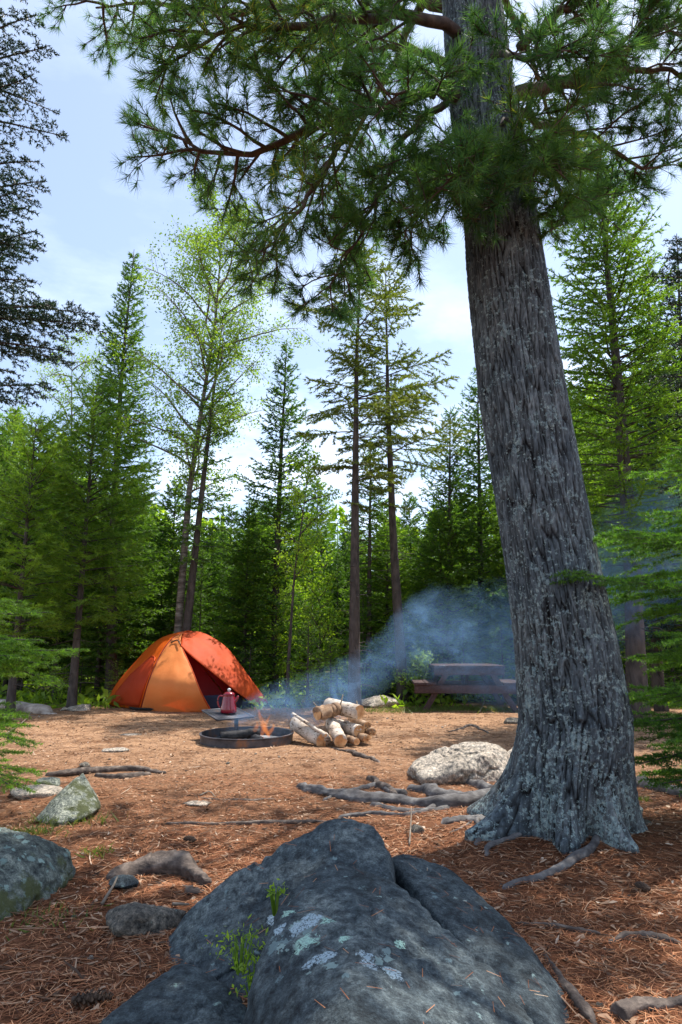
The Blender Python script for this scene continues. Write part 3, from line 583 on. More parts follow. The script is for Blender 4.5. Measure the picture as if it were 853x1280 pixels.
def spruce(seed, H, cb, rmax, dens=1., drp=.25, elev=.15, up=.15, prof=.8, off=None, el=(.095, .030), nd=46, clump=0, dead=True, wsp=.2, per=6, tw=.42, tsp=.085, r0=None, irr=.25, toprad=.03, a=(.35, 1.0), nomid=None):
    """returns (wood mesh, needle mesh) of a conifer: height H, crown from cb, radius rmax"""
    rng = np.random.default_rng(seed); r0 = r0 or .0105 * H + .02
    off = off or ([0, H], [0, rng.normal(0, .02) * H], [0, 0]); W_, Nn = MB(), MB(); trunk_mesh_part(W_, H, r0, off)
    z = cb; S0, S1 = [], []
    while z < H - .15:
        u = (z - cb) / (H - cb); rr_ = rmax * (1 - u) ** prof * (.55 + .45 * min(1, u * 6 + .2)) + toprad
        if clump: rr_ *= 1 + clump * math.sin(z * 3.1 + seed) * (1 if u < .9 else .3)
        k = per if u < .8 else max(3, per - 1); a0_ = rng.uniform(0, 6.28)
        for j in range(k):
            if rng.random() < irr * .5: continue
            az = a0_ + j * 2 * PI / k + rng.normal(0, .25); Lb = rr_ * rng.uniform(1 - irr, 1 + irr * .6)
            if Lb < .06: continue
            zz = z + rng.uniform(-.5, .5) * wsp; p = np.array([np.interp(zz, off[0], off[1]), np.interp(zz, off[0], off[2]), zz])
            ax, P0, P1 = conifer_branch(p, az, Lb, elev + .75 * u ** 2, drp * (1 - u * .8), up, rng, tsp, tw, cl=.12 if Lb < 1 else .28)
            V, T, Q = tube(ax[::2], np.linspace(.006 + .008 * Lb, .003, 5), 3, False); W_.add(V, T, Q); S0.append(P0); S1.append(P1)
        z += wsp * (1 - .35 * u) * rng.uniform(.8, 1.2) / dens
    if dead:
        z = .5
        while z < cb:
            for j in range(3):
                az = rng.uniform(0, 6.28); Lb = rmax * rng.uniform(.2, .6); p = np.array([np.interp(z, off[0], off[1]), np.interp(z, off[0], off[2]), z])
                e = p + np.array([math.cos(az) * Lb, math.sin(az) * Lb, rng.uniform(-.3, .1) * Lb]); q = (p + e) / 2 + rng.normal(0, .05, 3)
                V, T, Q = tube([p, q, e], [.010, .007, .003], 3, False); W_.add(V, T, Q)
            z += rng.uniform(.12, .35)
    S0, S1 = np.concatenate(S0), np.concatenate(S1)
    V, T, A_ = seg_needles(S0, S1, nd, el[0], el[1], a[0], a[1], rng, bias=(1, 1, .75)); 
    Nn.add(V, T, None, A_); return W_, Nn
def leafy(seed, H, cb, rad, nbr=26, leaves=9000, ls=.035, r0=.07, off=None, mat=None, up=.9, gap=.0):
    rng = np.random.default_rng(seed); off = off or ([0, H], [0, rng.normal(0, .04) * H], [0, 0]); W_ = MB(); trunk_mesh_part(W_, H, r0, off, z0=-.2)
    tips0, tips1 = [], []
    for k in range(nbr):
        u = (k + rng.random()) / nbr; z = cb + (H - cb) * u * .96; p = np.array([np.interp(z, off[0], off[1]), np.interp(z, off[0], off[2]), z])
        az = k * 2.4 + rng.normal(0, .4); Lb = rad * (.35 + .65 * math.sin(PI * min(1, u * .75 + .22))) * rng.uniform(.7, 1.15)
        d = np.array([math.cos(az), math.sin(az), up]); d /= np.linalg.norm(d)
        pts = [p]; 
        for s in range(5): d = d + rng.normal(0, .16, 3) + np.array([0, 0, -.03]); d /= np.linalg.norm(d); pts.append(pts[-1] + d * Lb / 5)
        pts = np.array(pts); V, T, Q = tube(pts, np.linspace(.010 + .012 * Lb, .004, 6), 4, False); W_.add(V, T, Q)
        for s in range(int(9 + Lb * 7)):
            i = rng.uniform(1, 4.99); b = pts[int(i)] * (1 - i % 1) + pts[int(i) + 1] * (i % 1) if int(i) < 5 else pts[-1]
            dd = d * .5 + rng.normal(0, .65, 3); dd /= np.linalg.norm(dd); e = b + dd * Lb * rng.uniform(.15, .42)
            V, T, Q = tube([b, (b + e) / 2 + rng.normal(0, .02, 3), e], [.005, .004, .002], 3, False); W_.add(V, T, Q); tips0.append(b * .6 + e * .4); tips1.append(e)
    P0, P1 = np.array(tips0), np.array(tips1); idx = rng.integers(0, len(P0), leaves); t = rng.random(leaves)[:, None] * 1.15
    c = P0[idx] * (1 - t) + P1[idx] * t + rng.normal(0, .05 + .02 * rad, (leaves, 3)); a = rng.normal(0, 1, (leaves, 3)); a /= np.linalg.norm(a, axis=1)[:, None]
    b = np.cross(a, rng.normal(0, 1, (leaves, 3))); b /= np.linalg.norm(b, axis=1)[:, None]; s = ls * rng.uniform(.6, 1.2, (leaves, 1))
    V = np.stack([c - a * s, c + b * s * .55, c + a * s, c - b * s * .55], 1).reshape(-1, 3)
    L_ = MB(); L_.add(V, None, np.arange(leaves * 4).reshape(-1, 4), np.repeat(rng.random(leaves), 4)); return W_, L_
def tree_obj(name, meshes, loc, label, cat, group=None, s=1, rz=0, names=('trunk', 'crown')):
    sc = s if isinstance(s, tuple) else (s, s, s)
    t = ob(name, None, None, (loc[0], loc[1], gz(loc[0], loc[1])), label=label, cat=cat, group=group); t.scale = sc; t.rotation_euler = (0, 0, rz)
    for nm, me in zip(names, meshes): ob(nm, me, t)
    return t
def bake(nm, pair, mw, mn): return (pair[0].mesh(nm + '_wood', mw, True), pair[1].mesh(nm + '_needles', mn))
def Htop(py, Y): return AT(0, py, Y)[2]
def lean(px_pts, Y, base):
    """trunk axis offsets from points seen in the photograph at depth Y"""
    z, x = [], []
    for (px, py) in px_pts: q = AT(px, py, Y); z.append(q[2]); x.append(q[0] - base)
    o = np.argsort(z); return (np.array(z)[o], np.array(x)[o], np.zeros(len(z)))

# ------------------------------------------------------------------ hero trees behind the clearing
def hero(name, pts, Y, cb, rmax, mw, mn, label, cat, seed, **k):
    bx = AT(pts[0][0], 812, Y)[0]; zt = AT(*pts[-1], Y)[2]; off = lean(pts, Y, bx); off = (np.concatenate([[0], off[0]]), np.concatenate([[off[1][0] if off[0][0] < .4 else 0], off[1]]), np.zeros(len(off[0]) + 1))
    me = bake(name, spruce(seed, zt, cb, rmax, off=off, **k), mw, mn)
    return tree_obj(name, me, (bx, Y, 0), label, cat)
hero('spruce_tree', [(139, 860), (142, 650), (152, 470), (168, 312)], 15, 1.1, 1.35, m_barkS, m_spruce, 'tall narrow spruce standing behind the left end of the tent', 'spruce tree', 101, prof=.75, dens=1.25, nd=52)
hero('spruce_tree', [(343, 850), (346, 700), (352, 560), (359, 425)], 15.7, .8, 1.6, m_barkS, m_spruce, 'slim pointed spruce rising just right of the tent', 'spruce tree', 102, prof=.85, dens=1.05, nd=52, irr=.35, elev=.1, drp=.12)
hero('jack_pine', [(443, 868), (444, 650), (446, 450), (452, 305)], 12.9, 3.9, .80, m_barkS, m_jack, 'straight tall conifer with bare lower trunk behind the firewood', 'conifer', 103, prof=.35, clump=.5, wsp=.27, nd=75, el=(.09, .026), irr=.8, drp=.40, up=.2, toprad=.3, tw=.65, per=6, tsp=.06)
hero('jack_pine', [(503, 850), (492, 680), (485, 500), (482, 335)], 14.6, 4.2, .80, m_barkS, m_jack, 'leaning conifer with tufted top and smoke at its foot', 'conifer', 104, prof=.4, clump=.5, wsp=.27, nd=75, el=(.09, .026), irr=.8, drp=.36, up=.2, toprad=.25, tw=.65, per=6, tsp=.06)
hero('spruce_tree', [(461, 862), (462, 700), (464, 540)], 15.6, 2.6, .8, m_barkS, m_spruce, 'thin dark spruce directly behind the straight tall conifer', 'spruce tree', 105)
hero('spruce_tree', [(562, 850), (562, 650), (563, 508)], 16, .9, 1.5, m_barkS, m_spruce, 'short pointed spruce above the picnic table end', 'spruce tree', 106, irr=.35, elev=.3, drp=.1, nd=40)
hero('spruce_tree', [(603, 850), (600, 650), (597, 458)], 16.6, 1.0, 1.6, m_barkS, m_spruce, 'dense spruce standing behind the picnic table beside the big pine', 'spruce tree', 107, dens=1.2, nd=42)
hero('spruce_tree', [(232, 800), (250, 640), (266, 500), (281, 385)], 14.2, 3.0, .85, m_barkS, m_spruce, 'leaning dark spruce crossing the pale birch trunk', 'spruce tree', 108, irr=.6, wsp=.26, drp=.3, prof=.6)
hero('fir_tree', [(797, 880), (790, 700), (770, 450), (745, 180)], 10.5, 2.4, 1.7, m_barkS, m_fir, 'very tall full fir rising just right of the leaning pine', 'fir tree', 109, prof=.62, dens=1.25, nd=60, per=7, irr=.3, drp=.22, el=(.075, .026), r0=.17)
hero('fir_tree', [(822, 860), (815, 600), (810, 318)], 13, 1.0, 1.2, m_barkS, m_fir, 'narrow fir with a pointed tip between two taller trees', 'fir tree', 110, dens=1.2, prof=.8)
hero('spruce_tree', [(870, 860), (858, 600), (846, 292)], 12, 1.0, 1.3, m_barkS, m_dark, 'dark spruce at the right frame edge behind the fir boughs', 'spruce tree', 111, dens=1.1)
# birch pair
bx = AT(226, 812, 14.4)[0]; of = lean([(222, 800), (236, 620), (254, 500), (270, 400), (280, 262)], 14.4, bx)
of = (np.concatenate([[0], of[0]]), np.concatenate([[of[1][0]], of[1]]), np.zeros(len(of[0]) + 1))
tree_obj('birch_tree', (lambda q: (q[0].mesh('birch_wood', m_barkG, True), q[1].mesh('birch_leaves', m_leaf)))(leafy(120, Htop(255, 14.4), 4.3, 2.0, 44, 27000, .034, .10, of)), (bx, 14.4, 0), 'tall airy birch with fresh pale green leaves behind the tent', 'birch tree')
bx = AT(358, 812, 14)[0]; of = lean([(360, 840), (368, 720), (382, 620), (388, 560)], 14, bx)
tree_obj('young_birch', (lambda q: (q[0].mesh('yb', m_barkS, True), q[1].mesh('ybl', m_shrub)))(leafy(121, Htop(560, 14), 2.4, .7, 14, 2600, .035, .04, (np.concatenate([[0], of[0]]), np.concatenate([[of[1][0]], of[1]]), np.zeros(5)))), (bx, 14, 0), 'thin leaning young birch right of the slim spruce', 'birch tree')
bx = AT(92, 812, 17)[0]
tree_obj('birch_tree', (lambda q: (q[0].mesh('b2', m_barkG, True), q[1].mesh('b2l', m_leaf)))(leafy(122, Htop(420, 17), 4., 1.5, 22, 5000, .035, .07)), (bx, 17, 0), 'faint pale birch top behind the tall narrow spruce', 'birch tree')
# soft pine on the left
for (px, py, Y, cb, rm, sd, lb) in ((95, 475, 13.2, 1.7, 1.55, 130, 'soft bushy green pine left of the tall narrow spruce'), (20, 520, 12.5, 1.4, 1.5, 131, 'broad bushy pine at the left edge behind the fallen log')):
    bx = AT(px, 812, Y)[0]
    tree_obj('pine_tree', bake('softpine', spruce(sd, Htop(py, Y), cb, rm, prof=.5, dens=1.0, nd=85, el=(.12, .016), irr=.45, elev=.25, drp=.25, per=6, tw=.5, tsp=.10), m_barkS, m_fir), (bx, Y, 0), lb, 'pine tree')

# ------------------------------------------------------------------ filler forest
VAR = [bake('v%d' % i, spruce(200 + i, 6., *a, r0=.065, nd=60, dens=1.15), m_barkS, m) for i, (a, m) in enumerate([((.5, 1.6), m_spruce), ((.6, 1.5), m_fir), ((1.2, 1.35), m_spruce), ((.3, 1.7), m_fir), ((1.9, 1.2), m_fir)])]
KIND = ['full spruce', 'green fir', 'dark spruce', 'wide fir', 'thin spruce']
SAP = [(lambda q: (q[0].mesh('s_w', m_barkS, True), q[1].mesh('s_l', m_shrub)))(leafy(230 + i, 2.6 + i * .8, .5, .8, 16, 2600, .035, .02)) for i in range(3)]
YF = [bake('yf%d' % i, spruce(240 + i, 1.8, .1, .75, nd=50, el=(.06, .016), tsp=.06, dead=False), m_barkS, m_firlit) for i in range(2)]
TH = [bake('th%d' % i, spruce(250 + i, 7., 3.4, .8, irr=.5, r0=.05), m_barkS, m_spruce) for i in range(2)]
rr = random.Random(11)
def maxpy(px):
    return float(np.interp(px, [-300, 0, 60, 120, 200, 300, 400, 470, 540, 640, 700, 760, 1000], [470, 500, 500, 560, 590, 610, 600, 620, 610, 560, 470, 430, 420]))
placed = []
ZB = [0, 60, 130, 185, 240, 300, 355, 410, 460, 510, 570, 640, 770, 853]
ZONES = ['beyond the left frame edge', 'above the bleached log', 'above the rounded pale rock', 'behind the tent left end', 'behind the tent peak', 'behind the tent right half', 'just right of the tent', 'left of the straight conifer', 'behind the firewood pile', 'above the long low rock', 'behind the picnic table left', 'behind the picnic table right', 'behind the leaning pine', 'behind the near fir', 'beyond the right frame edge']
def fill(n, y0, y1, wid, vars_, kinds, group, name, cat, hs=(.72, 1.0), base=6., mind=.9, capz=99):
    seen = {}
    got = 0; tries = 0
    while got < n and tries < n * 30:
        tries += 1; Y = rr.uniform(y0, y1); x = rr.uniform(-1, 1) * (wid * Y)
        if any((x - a) ** 2 + (Y - b) ** 2 < mind ** 2 for a, b in placed): continue
        px = 426.5 + FPX * x / (Y / math.cos(PITCH) * .98); H = min(capz, Htop(maxpy(px), Y)) * rr.uniform(*hs)
        if px < -30 or px > 890: H = rr.uniform(4.5, 6.5)
        k = rr.randrange(len(vars_)); s = H / (base if np.isscalar(base) else base[k]); placed.append((x, Y)); got += 1
        zone = ZONES[int(np.searchsorted(ZB, px))]; dw = 'in the front row' if Y < 17 else ('in the second row' if Y < 20 else 'deep in the wood')
        hw = 'tallish' if H > 5.6 else ('middle sized' if H > 3.2 else 'low')
        lbl = '%s %s %s %s' % (hw, kinds[k] if isinstance(kinds, list) else kinds, dw, zone)
        ws = s * rr.uniform(.85, 1.15) * (1.0 if s > .9 else 1.15)
        tree_obj(name, vars_[k], (x, Y), lbl, cat, group, (ws, ws, s), rr.uniform(0, 6.28))
fk = KIND
fill(28, 15.4, 19, .56, VAR, fk, 'conifers in the wood behind the clearing', 'conifer_tree', 'conifer')
fill(34, 19, 27, .56, VAR, fk, 'conifers in the wood behind the clearing', 'conifer_tree', 'conifer', mind=1.0)
fill(26, 15.2, 22, .55, TH, 'bare trunked spruce', 'thin trees deep in the wood', 'thin_spruce', 'conifer', (.6, .85), 7., .5)
fill(40, 15.0, 25, .55, SAP, ['leafy sapling', 'bushy sapling', 'upright leafy sapling'], 'leafy saplings under the conifers', 'sapling', 'sapling', (.5, 1), [2.6, 3.4, 4.2], .5, 3.6)
fill(22, 14.2, 17.5, .54, YF, ['young fir', 'bushy young fir'], 'young firs along the edge of the wood', 'young_fir', 'fir tree', (.5, 1), 1.8, .6, 1.7)
tree_obj('young_fir', YF[0], (AT(385, 812, 13.7)[0], 13.7), 'bushy little fir veiled by smoke right of the tent', 'fir tree', None, .95)
tree_obj('young_fir', YF[1], (AT(415, 812, 14.6)[0], 14.6), 'small fir left of the straight tall conifer', 'fir tree', None, .8)
SH = (lambda q: (q[0].mesh('bw', m_barkS, True), q[1].mesh('bl', m_leaf)))(leafy(260, .9, .05, .5, 12, 1800, .035, .012))
tree_obj('shrub', SH, (AT(520, 812, 14.2)[0], 14.2), 'bright yellow green shrub glowing beside the picnic table', 'shrub', None, 1.05, names=('stems', 'leaves'))
tree_obj('shrub', SH, (AT(470, 812, 16)[0], 15.2), 'small bright shrub behind the long low rock', 'shrub', None, .7, 2, names=('stems', 'leaves'))
tree_obj('shrub', SH, (AT(90, 812, 15)[0], 14.6), 'low shrub behind the bleached log', 'shrub', None, .7, 4, names=('stems', 'leaves'))

# lookalikes standing in the same place are told apart by which is nearer
_by = {}
for o in [q for q in bpy.data.objects if q.parent is None and q.get('group') and q.name.split('.')[0] in ('conifer_tree', 'thin_spruce', 'sapling', 'young_fir')]: _by.setdefault(o['label'], []).append(o)
for lb_, os_ in _by.items():
    if len(os_) > 1:
        os_.sort(key=lambda q: q.location.y)
        for q, w_ in zip(os_, ('nearest', 'farther', 'farthest', 'very farthest')): q['label'] = w_ + ' ' + lb_

# far wood as one mass
mb = MB(); rng = np.random.default_rng(77)
for k in range(150):
    Y = rng.uniform(27, 48); x = rng.uniform(-1, 1) * .75 * Y; px = 426.5 + FPX * x / Y; H = Htop(min(690, maxpy(px) + 40 + rng.uniform(0, 60)), Y); z0 = gz(x, Y)
    n = 900; u = rng.random(n) ** 1.3; rad = (1 - u) * 1.7 * rng.uniform(.6, 1.1) + .2; a = rng.uniform(0, 6.28, n); rr2 = rad * rng.uniform(.3, 1, n)
    c = np.stack([x + np.cos(a) * rr2, Y + np.sin(a) * rr2, z0 + .3 + u * H], 1); d = np.stack([np.cos(a), np.sin(a), rng.normal(-.2, .3, n)], 1) * .30; s = rng.normal(0, .09, (n, 3))
    mb.add(np.stack([c - s, c + s, c + d], 1).reshape(-1, 3), np.arange(n * 3).reshape(-1, 3), None, np.repeat(rng.random(n), 3))
    V, T, Q = tube([[x, Y, z0 - .3], [x, Y, z0 + H * .95]], [.1, .01], 4, False); mb.add(V, T, Q, .1)
ob('far_wood', mb.mesh('far_wood', m_farleaf), kind='stuff', label='distant sunlit wood closing the view behind the trees', cat='woods')
# undergrowth
mb = MB(); n = 26000; Y = rng.uniform(13.4, 26, n); x = rng.uniform(-1, 1, n) * .62 * Y
k = (vn(np.stack([x * .7, Y * .7, x * 0], 1), 4) > -.15); x, Y = x[k], Y[k]; n = len(x); z = gh(x, Y)
c = np.stack([x, Y, z + rng.uniform(.02, .35, n) * rng.random(n)], 1); a = rng.normal(0, 1, (n, 3)) * .04; b = rng.normal(0, 1, (n, 3)) * .03
mb.add(np.stack([c - a, c - b, c + a, c + b], 1).reshape(-1, 3), None, np.arange(n * 4).reshape(-1, 4), np.repeat(rng.random(n), 4))
ob('undergrowth', mb.mesh('undergrowth', m_shrub), kind='stuff', label='low leafy ground cover along the edge of the wood', cat='undergrowth')
def grass(name, cx, cy, r, n, h, label, mat=None):
    rn = np.random.default_rng(int(abs(cx * 1000))); x = cx + rn.normal(0, r[0], n); y = cy + rn.normal(0, r[1], n); z = gh(x, y) - .005
    p = np.stack([x, y, z], 1); e = p + np.stack([rn.normal(0, h * .5, n), rn.normal(0, h * .5, n), rn.uniform(.4, 1, n) * h], 1); s = rn.normal(0, .003, (n, 3))
    ob(name, mesh(name, np.stack([p - s, p + s, e], 1).reshape(-1, 3), np.arange(n * 3).reshape(-1, 3), None, mat or m_grass, attr=np.repeat(rn.random(n), 3)), kind='stuff', label=label, cat='grass')
g = G(85, 1025); grass('grass', g[0], g[1], (.12, .05), 260, .08, 'yellow green grass tuft growing at the foot of the triangular stone')
g = G(35, 1040); grass('grass', g[0], g[1], (.12, .06), 240, .06, 'mossy green tuft between the mossy boulder and triangular stone')
g = G(110, 1065); grass('grass', g[0] + .05, g[1], (.05, .05), 70, .05, 'few green blades at the end of the mossy boulder')
g = G(60, 1150); grass('grass', g[0], g[1], (.12, .08), 110, .05, 'thin grass beneath the mossy boulder')
g = G(560, 890); grass('grass', g[0], g[1] + .2, (1.0, .25), 3500, .10, 'grass strip growing in front of the picnic table')
g = G(755, 1010); grass('grass', g[0] + .28, g[1], (.03, .03), 60, .05, 'tiny green sprout in needles beside the pine base')
rn = np.random.default_rng(3)
def sprig(px, py, Y, n, r, label):
    c = AT(px, py, Y); p = c + rn.normal(0, 1, (n, 3)) * np.array(r); a = rn.normal(0, .0042, (n, 3)); b = rn.normal(0, .003, (n, 3)); m = MB()
    m.add(np.stack([p - a, p - b, p + a, p + b], 1).reshape(-1, 3) - c, None, np.arange(n * 4).reshape(-1, 4), np.repeat(rn.random(n), 4))
    for k in range(14):
        q = p[rn.integers(0, n)] - c; V, T, Q = tube([[q[0] * .2, q[1] * .2, -.08], q * .6, q], [.003, .002, .001], 3, False); m.add(V, T, Q, .2)
    ob('green_sprig', m.mesh('sprig', m_shrub), None, tuple(c), label=label, cat='plant', kind='stuff')
sprig(300, 1180, 2.38, 170, (.045, .04, .028), 'bright green leafy sprig growing in the boulder crack')
sprig(318, 1215, 2.30, 110, (.03, .03, .03), 'lower bright green sprig in the boulder crack')
sprig(345, 1112, 2.55, 40, (.02, .02, .01), 'few tiny leaves in a hollow on top of the boulder')

# ------------------------------------------------------------------ the great leaning pine
YP = 4.35
ctr = [(714, 1000), (717, 940), (721, 900), (708, 800), (688, 700), (671, 600), (655, 500), (641, 400), (629, 300), (615, 200), (599, 100), (589, 0), (580, -120)]
wid = [138, 134, 132, 122, 112, 107, 103, 97, 90, 84, 78, 70, 64]
zc, xc, rc = [], [], []
for (px, py), w in zip(ctr, wid):
    q = AT(px, py, YP); dep = YP * math.cos(PITCH) + (q[2] - CAMH) * math.sin(PITCH); zc.append(q[2]); xc.append(q[0]); rc.append(w / 2 / FPX * dep)
zc, xc, rc = map(np.array, (zc, xc, rc)); o_ = np.argsort(zc); zc, xc, rc = zc[o_], xc[o_], rc[o_]
zc = np.append(zc, 14.5); xc = np.append(xc, xc[-1] - 1.0); rc = np.append(rc, .03)
bxP = float(np.interp(.25, zc, xc)); PZ = gz(bxP, YP)
def paxis(z): return np.array([np.interp(z, zc, xc), YP, z])
na = 340
z = np.concatenate([np.linspace(-.25, 1.2, 170)[:-1], np.linspace(1.2, 6.3, 300)[:-1], np.linspace(6.3, 14.3, 90)]); th = np.linspace(0, 2 * PI, na, endpoint=False)
Z, TH_ = np.meshgrid(z, th, indexing='ij')
sm = lambda arr: np.interp(Z, zc, arr)
r = sm(rc); zz = np.clip(Z, 0, 9)
lob = 0
for (dg, am, wd_, zf) in ((196, .34, .20, .15), (221, -.03, .12, .10), (247, .15, .16, .13), (269, -.09, .12, .16), (289, .19, .14, .14), (316, -.04, .2, .12), (348, .05, .2, .12), (40, .4, .3, .2), (95, .4, .35, .2), (140, .35, .3, .2)):
    d = (np.degrees(TH_) - dg + 180) % 360 - 180; lob = lob + am * np.exp(-(np.radians(d) / wd_) ** 2) * np.exp(-np.clip(Z - PZ, .0, 9) / zf)
r = r * (1 + .07 * np.exp(-np.clip(Z, 0, 9) / .35)) + lob
Pn = np.stack([np.cos(TH_) * 1.9, np.sin(TH_) * 1.9, Z * .9], -1).reshape(-1, 3)
def plates(ang, zz, nc, hz, seed, warp):
    Pw = np.stack([np.cos(ang) * 4, np.sin(ang) * 4, zz * 2.2], 1)
    u = ang / (2 * PI) * nc + warp * fbm(Pw, 3, seed); w = zz / hz + warp * .6 * fbm(Pw + 9, 3, seed + 3); iu, iw = np.floor(u), np.floor(w)
    f1 = np.full(len(u), 9.); f2 = f1.copy(); idc = np.zeros(len(u)); zr = np.zeros(len(u), np.int64)
    for du in (-1, 0, 1):
        for dw in (-1, 0, 1):
            cu, cw = iu + du, iw + dw; cm = np.mod(cu, nc).astype(np.int64); cwi = cw.astype(np.int64)
            h1, h2 = _h(cm, cwi, zr, seed) * .5 + .5, _h(cm, cwi, zr + 7, seed) * .5 + .5
            d = np.hypot(cu + h1 - u, (cw + h2 - w)); near = d < f1; f2 = np.where(near, f1, np.minimum(f2, d)); idc = np.where(near, h1, idc); f1 = np.where(near, d, f1)
    return f2 - f1, idc
e1_, id1 = plates(TH_.ravel(), Z.ravel(), 64, .34, 61, .8); e2_, id2 = plates(TH_.ravel(), Z.ravel(), 110, .06, 67, 1.0)
b2 = fbm(np.stack([np.cos(TH_).ravel() * 26, np.sin(TH_).ravel() * 26, Z.ravel() * 40], 1), 2, 47, .6)
fur = sst(.0, .17, e1_); fur2 = sst(.0, .16, e2_)
hh = (.009 * fur + .0045 * fur2 * fur + .005 * b2 + .005 * id1).reshape(Z.shape) * np.clip(1.2 - Z * .06, .4, 1.2)
r = r + hh - .010 + .02 * vn(Pn * 1.2, 8).reshape(Z.shape)
cx = np.interp(Z, zc, xc); V = np.stack([cx + np.cos(TH_) * r, YP + np.sin(TH_) * r, Z], -1).reshape(-1, 3)
i = (np.arange(len(z) - 1)[:, None] * na + np.arange(na)[None]); j = (np.arange(len(z) - 1)[:, None] * na + (np.arange(na)[None] + 1) % na)
Q = np.stack([i, j, j + na, i + na], -1).reshape(-1, 4)
base = np.array([bxP, YP, 0.])
pine = ob('leaning_pine', None, None, tuple(base), label='huge old pine with furrowed lichened trunk leaning over the campsite', cat='pine tree')
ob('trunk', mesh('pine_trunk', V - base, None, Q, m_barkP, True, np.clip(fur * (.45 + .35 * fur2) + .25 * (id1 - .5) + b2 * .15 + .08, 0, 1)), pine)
def pine_root(pts, r, seed, lift=.3, lf=None):
    r = r * 1.2; lift = lift * .5
    me = root_mesh(pts, r, seed, lift); me.transform(Matrix.Translation(Vector(-base))); me.materials[0] = m_rootb; ob('root', me, pine)
pine_root([(672, 985), (630, 998), (585, 1003), (545, 996), (505, 986)], .075, 51)
pine_root([(640, 1005), (560, 1012), (487, 1006), (430, 1000), (392, 992), (372, 984)], .055, 52, .45)
pine_root([(670, 1000), (630, 1008), (603, 1030), (596, 1048), (600, 1068)], .026, 53, .6)
pine_root([(680, 1030), (640, 1040), (600, 1036), (548, 1038)], .04, 54)
pine_root([(765, 1045), (742, 1072), (715, 1086), (690, 1098), (655, 1108), (620, 1116)], .024, 55, .2)
pine_root([(640, 1000), (600, 985), (560, 972), (530, 975)], .05, 56, .2)
pine_root([(660, 1012), (620, 1000), (575, 1012), (520, 1018), (455, 1008)], .035, 60, .3)
pine_root([(560, 1008), (520, 1024), (470, 1020), (420, 1024)], .025, 61, .4)
pine_root([(500, 996), (470, 985), (445, 990), (400, 1002)], .03, 62, .4)
pine_root([(672, 1050), (648, 1062), (622, 1066), (600, 1080)], .02, 63, .3)
pine_root([(800, 985), (840, 1000), (880, 1010)], .06, 57, .2)
pine_root([(665, 1020), (620, 1025), (580, 1045), (560, 1050)], .012, 58, .5)

def limb(path, r0, seed, sec=16, slen=.9, ndn=30, dens=1.75, nl=.10, nwd=.0046, start=.12, droop=-.05, fl=1.0):
    """a pine limb: wood mesh and needle tufts"""
    rng = np.random.default_rng(seed); n = 16; P = smoothpath(path, n); rad = r0 * (1 - .85 * np.linspace(0, 1, n)); W_ = MB()
    P[1:-1] += rng.normal(0, .018, (n - 2, 3)); V, T, Q = tube(P, rad, 8); W_.add(V, T, Q)
    Ln = np.linalg.norm(np.diff(P, axis=0), axis=1).sum(); t0, t1 = [], []
    def tuftline(a, b, k):
        for s in range(k):
            f = 1 - s * .28 / max(.3, np.linalg.norm(b - a)) * .5
            if f < .25: break
            q = a + (b - a) * f; d = (b - a) / (np.linalg.norm(b - a) + 1e-9); t0.append(q - d * .035); t1.append(q + d * .015)
    for k in range(sec):
        u = start + (1 - start) * (k + rng.random() * .7) / sec; i = u * (n - 1); i0 = min(int(i), n - 2); b = P[i0] + (P[i0 + 1] - P[i0]) * (i - i0)
        T_ = P[i0 + 1] - P[i0]; T_ /= np.linalg.norm(T_); sd = np.cross(T_, [0, 0, 1]); sd /= np.linalg.norm(sd) + 1e-9
        sg = 1 if k % 2 else -1; a = R(rng.uniform(35, 70)); d = T_ * math.cos(a) + sd * sg * math.sin(a) + np.array([0, 0, rng.uniform(-.25, .35) + droop]); d /= np.linalg.norm(d)
        sl_ = slen * rng.uniform(.6, 1.2) * (1 - .45 * u); pts = [b]; dd = d.copy()
        for s in range(5): dd = dd + rng.normal(0, .12, 3) + T_ * .06; dd /= np.linalg.norm(dd); pts.append(pts[-1] + dd * sl_ / 5)
        pts = np.array(pts); V, T, Q = tube(pts, np.linspace(r0 * .28, .004, 6), 5, False); W_.add(V, T, Q)
        tuftline(pts[-2], pts[-1], 2)
        m_ = int(max(3, sl_ * 11 * dens))
        for s in range(m_):
            w = rng.uniform(.22, .98) * 5; j0 = min(int(w), 4); c = pts[j0] + (pts[j0 + 1] - pts[j0]) * (w - j0)
            e = dd * .6 + rng.normal(0, .62, 3) + np.array([0, 0, .22]); e /= np.linalg.norm(e); l = rng.uniform(.12, .30) * (.6 + sl_ * .5); q = c + e * l
            V, T, Q = tube([c, (c + q) / 2 + rng.normal(0, .012, 3), q], [.0045, .0035, .0025], 3, False); W_.add(V, T, Q)
            tuftline(c, q, 2 if rng.random() < .5 else 3)
            if rng.random() < .8:
                e2 = e + rng.normal(0, .6, 3); e2 /= np.linalg.norm(e2); c2 = c + (q - c) * .5; q2 = c2 + e2 * l * .6; V, T, Q = tube([c2, q2], [.0035, .0025], 3, False); W_.add(V, T, Q); tuftline(c2, q2, 1)
    t0, t1 = np.array(t0), np.array(t1); V, T, A_ = seg_needles(t0, t1, ndn / .05 * fl, nl, nwd, .25, 1.35, rng); N_ = MB(); N_.add(V, T, None, A_)
    return W_, N_
def add_limb(path, r0, seed, **k):
    W_, N_ = limb(path, r0, seed, **k); W_.v = [v - base for v in W_.v]; N_.v = [v - base for v in N_.v]
    o = ob('branch', W_.mesh('limb', m_limb, True), pine); ob('needles', N_.mesh('tufts', m_pine), o)
B = AT
add_limb([B(585, 135, 4.35), B(550, 108, 4.2), B(511, 127, 4.1), B(437, 146, 4.1), B(353, 178, 4.2), B(272, 190, 4.3), B(205, 165, 4.4)], .055, 301, sec=24, slen=.75, start=.38)
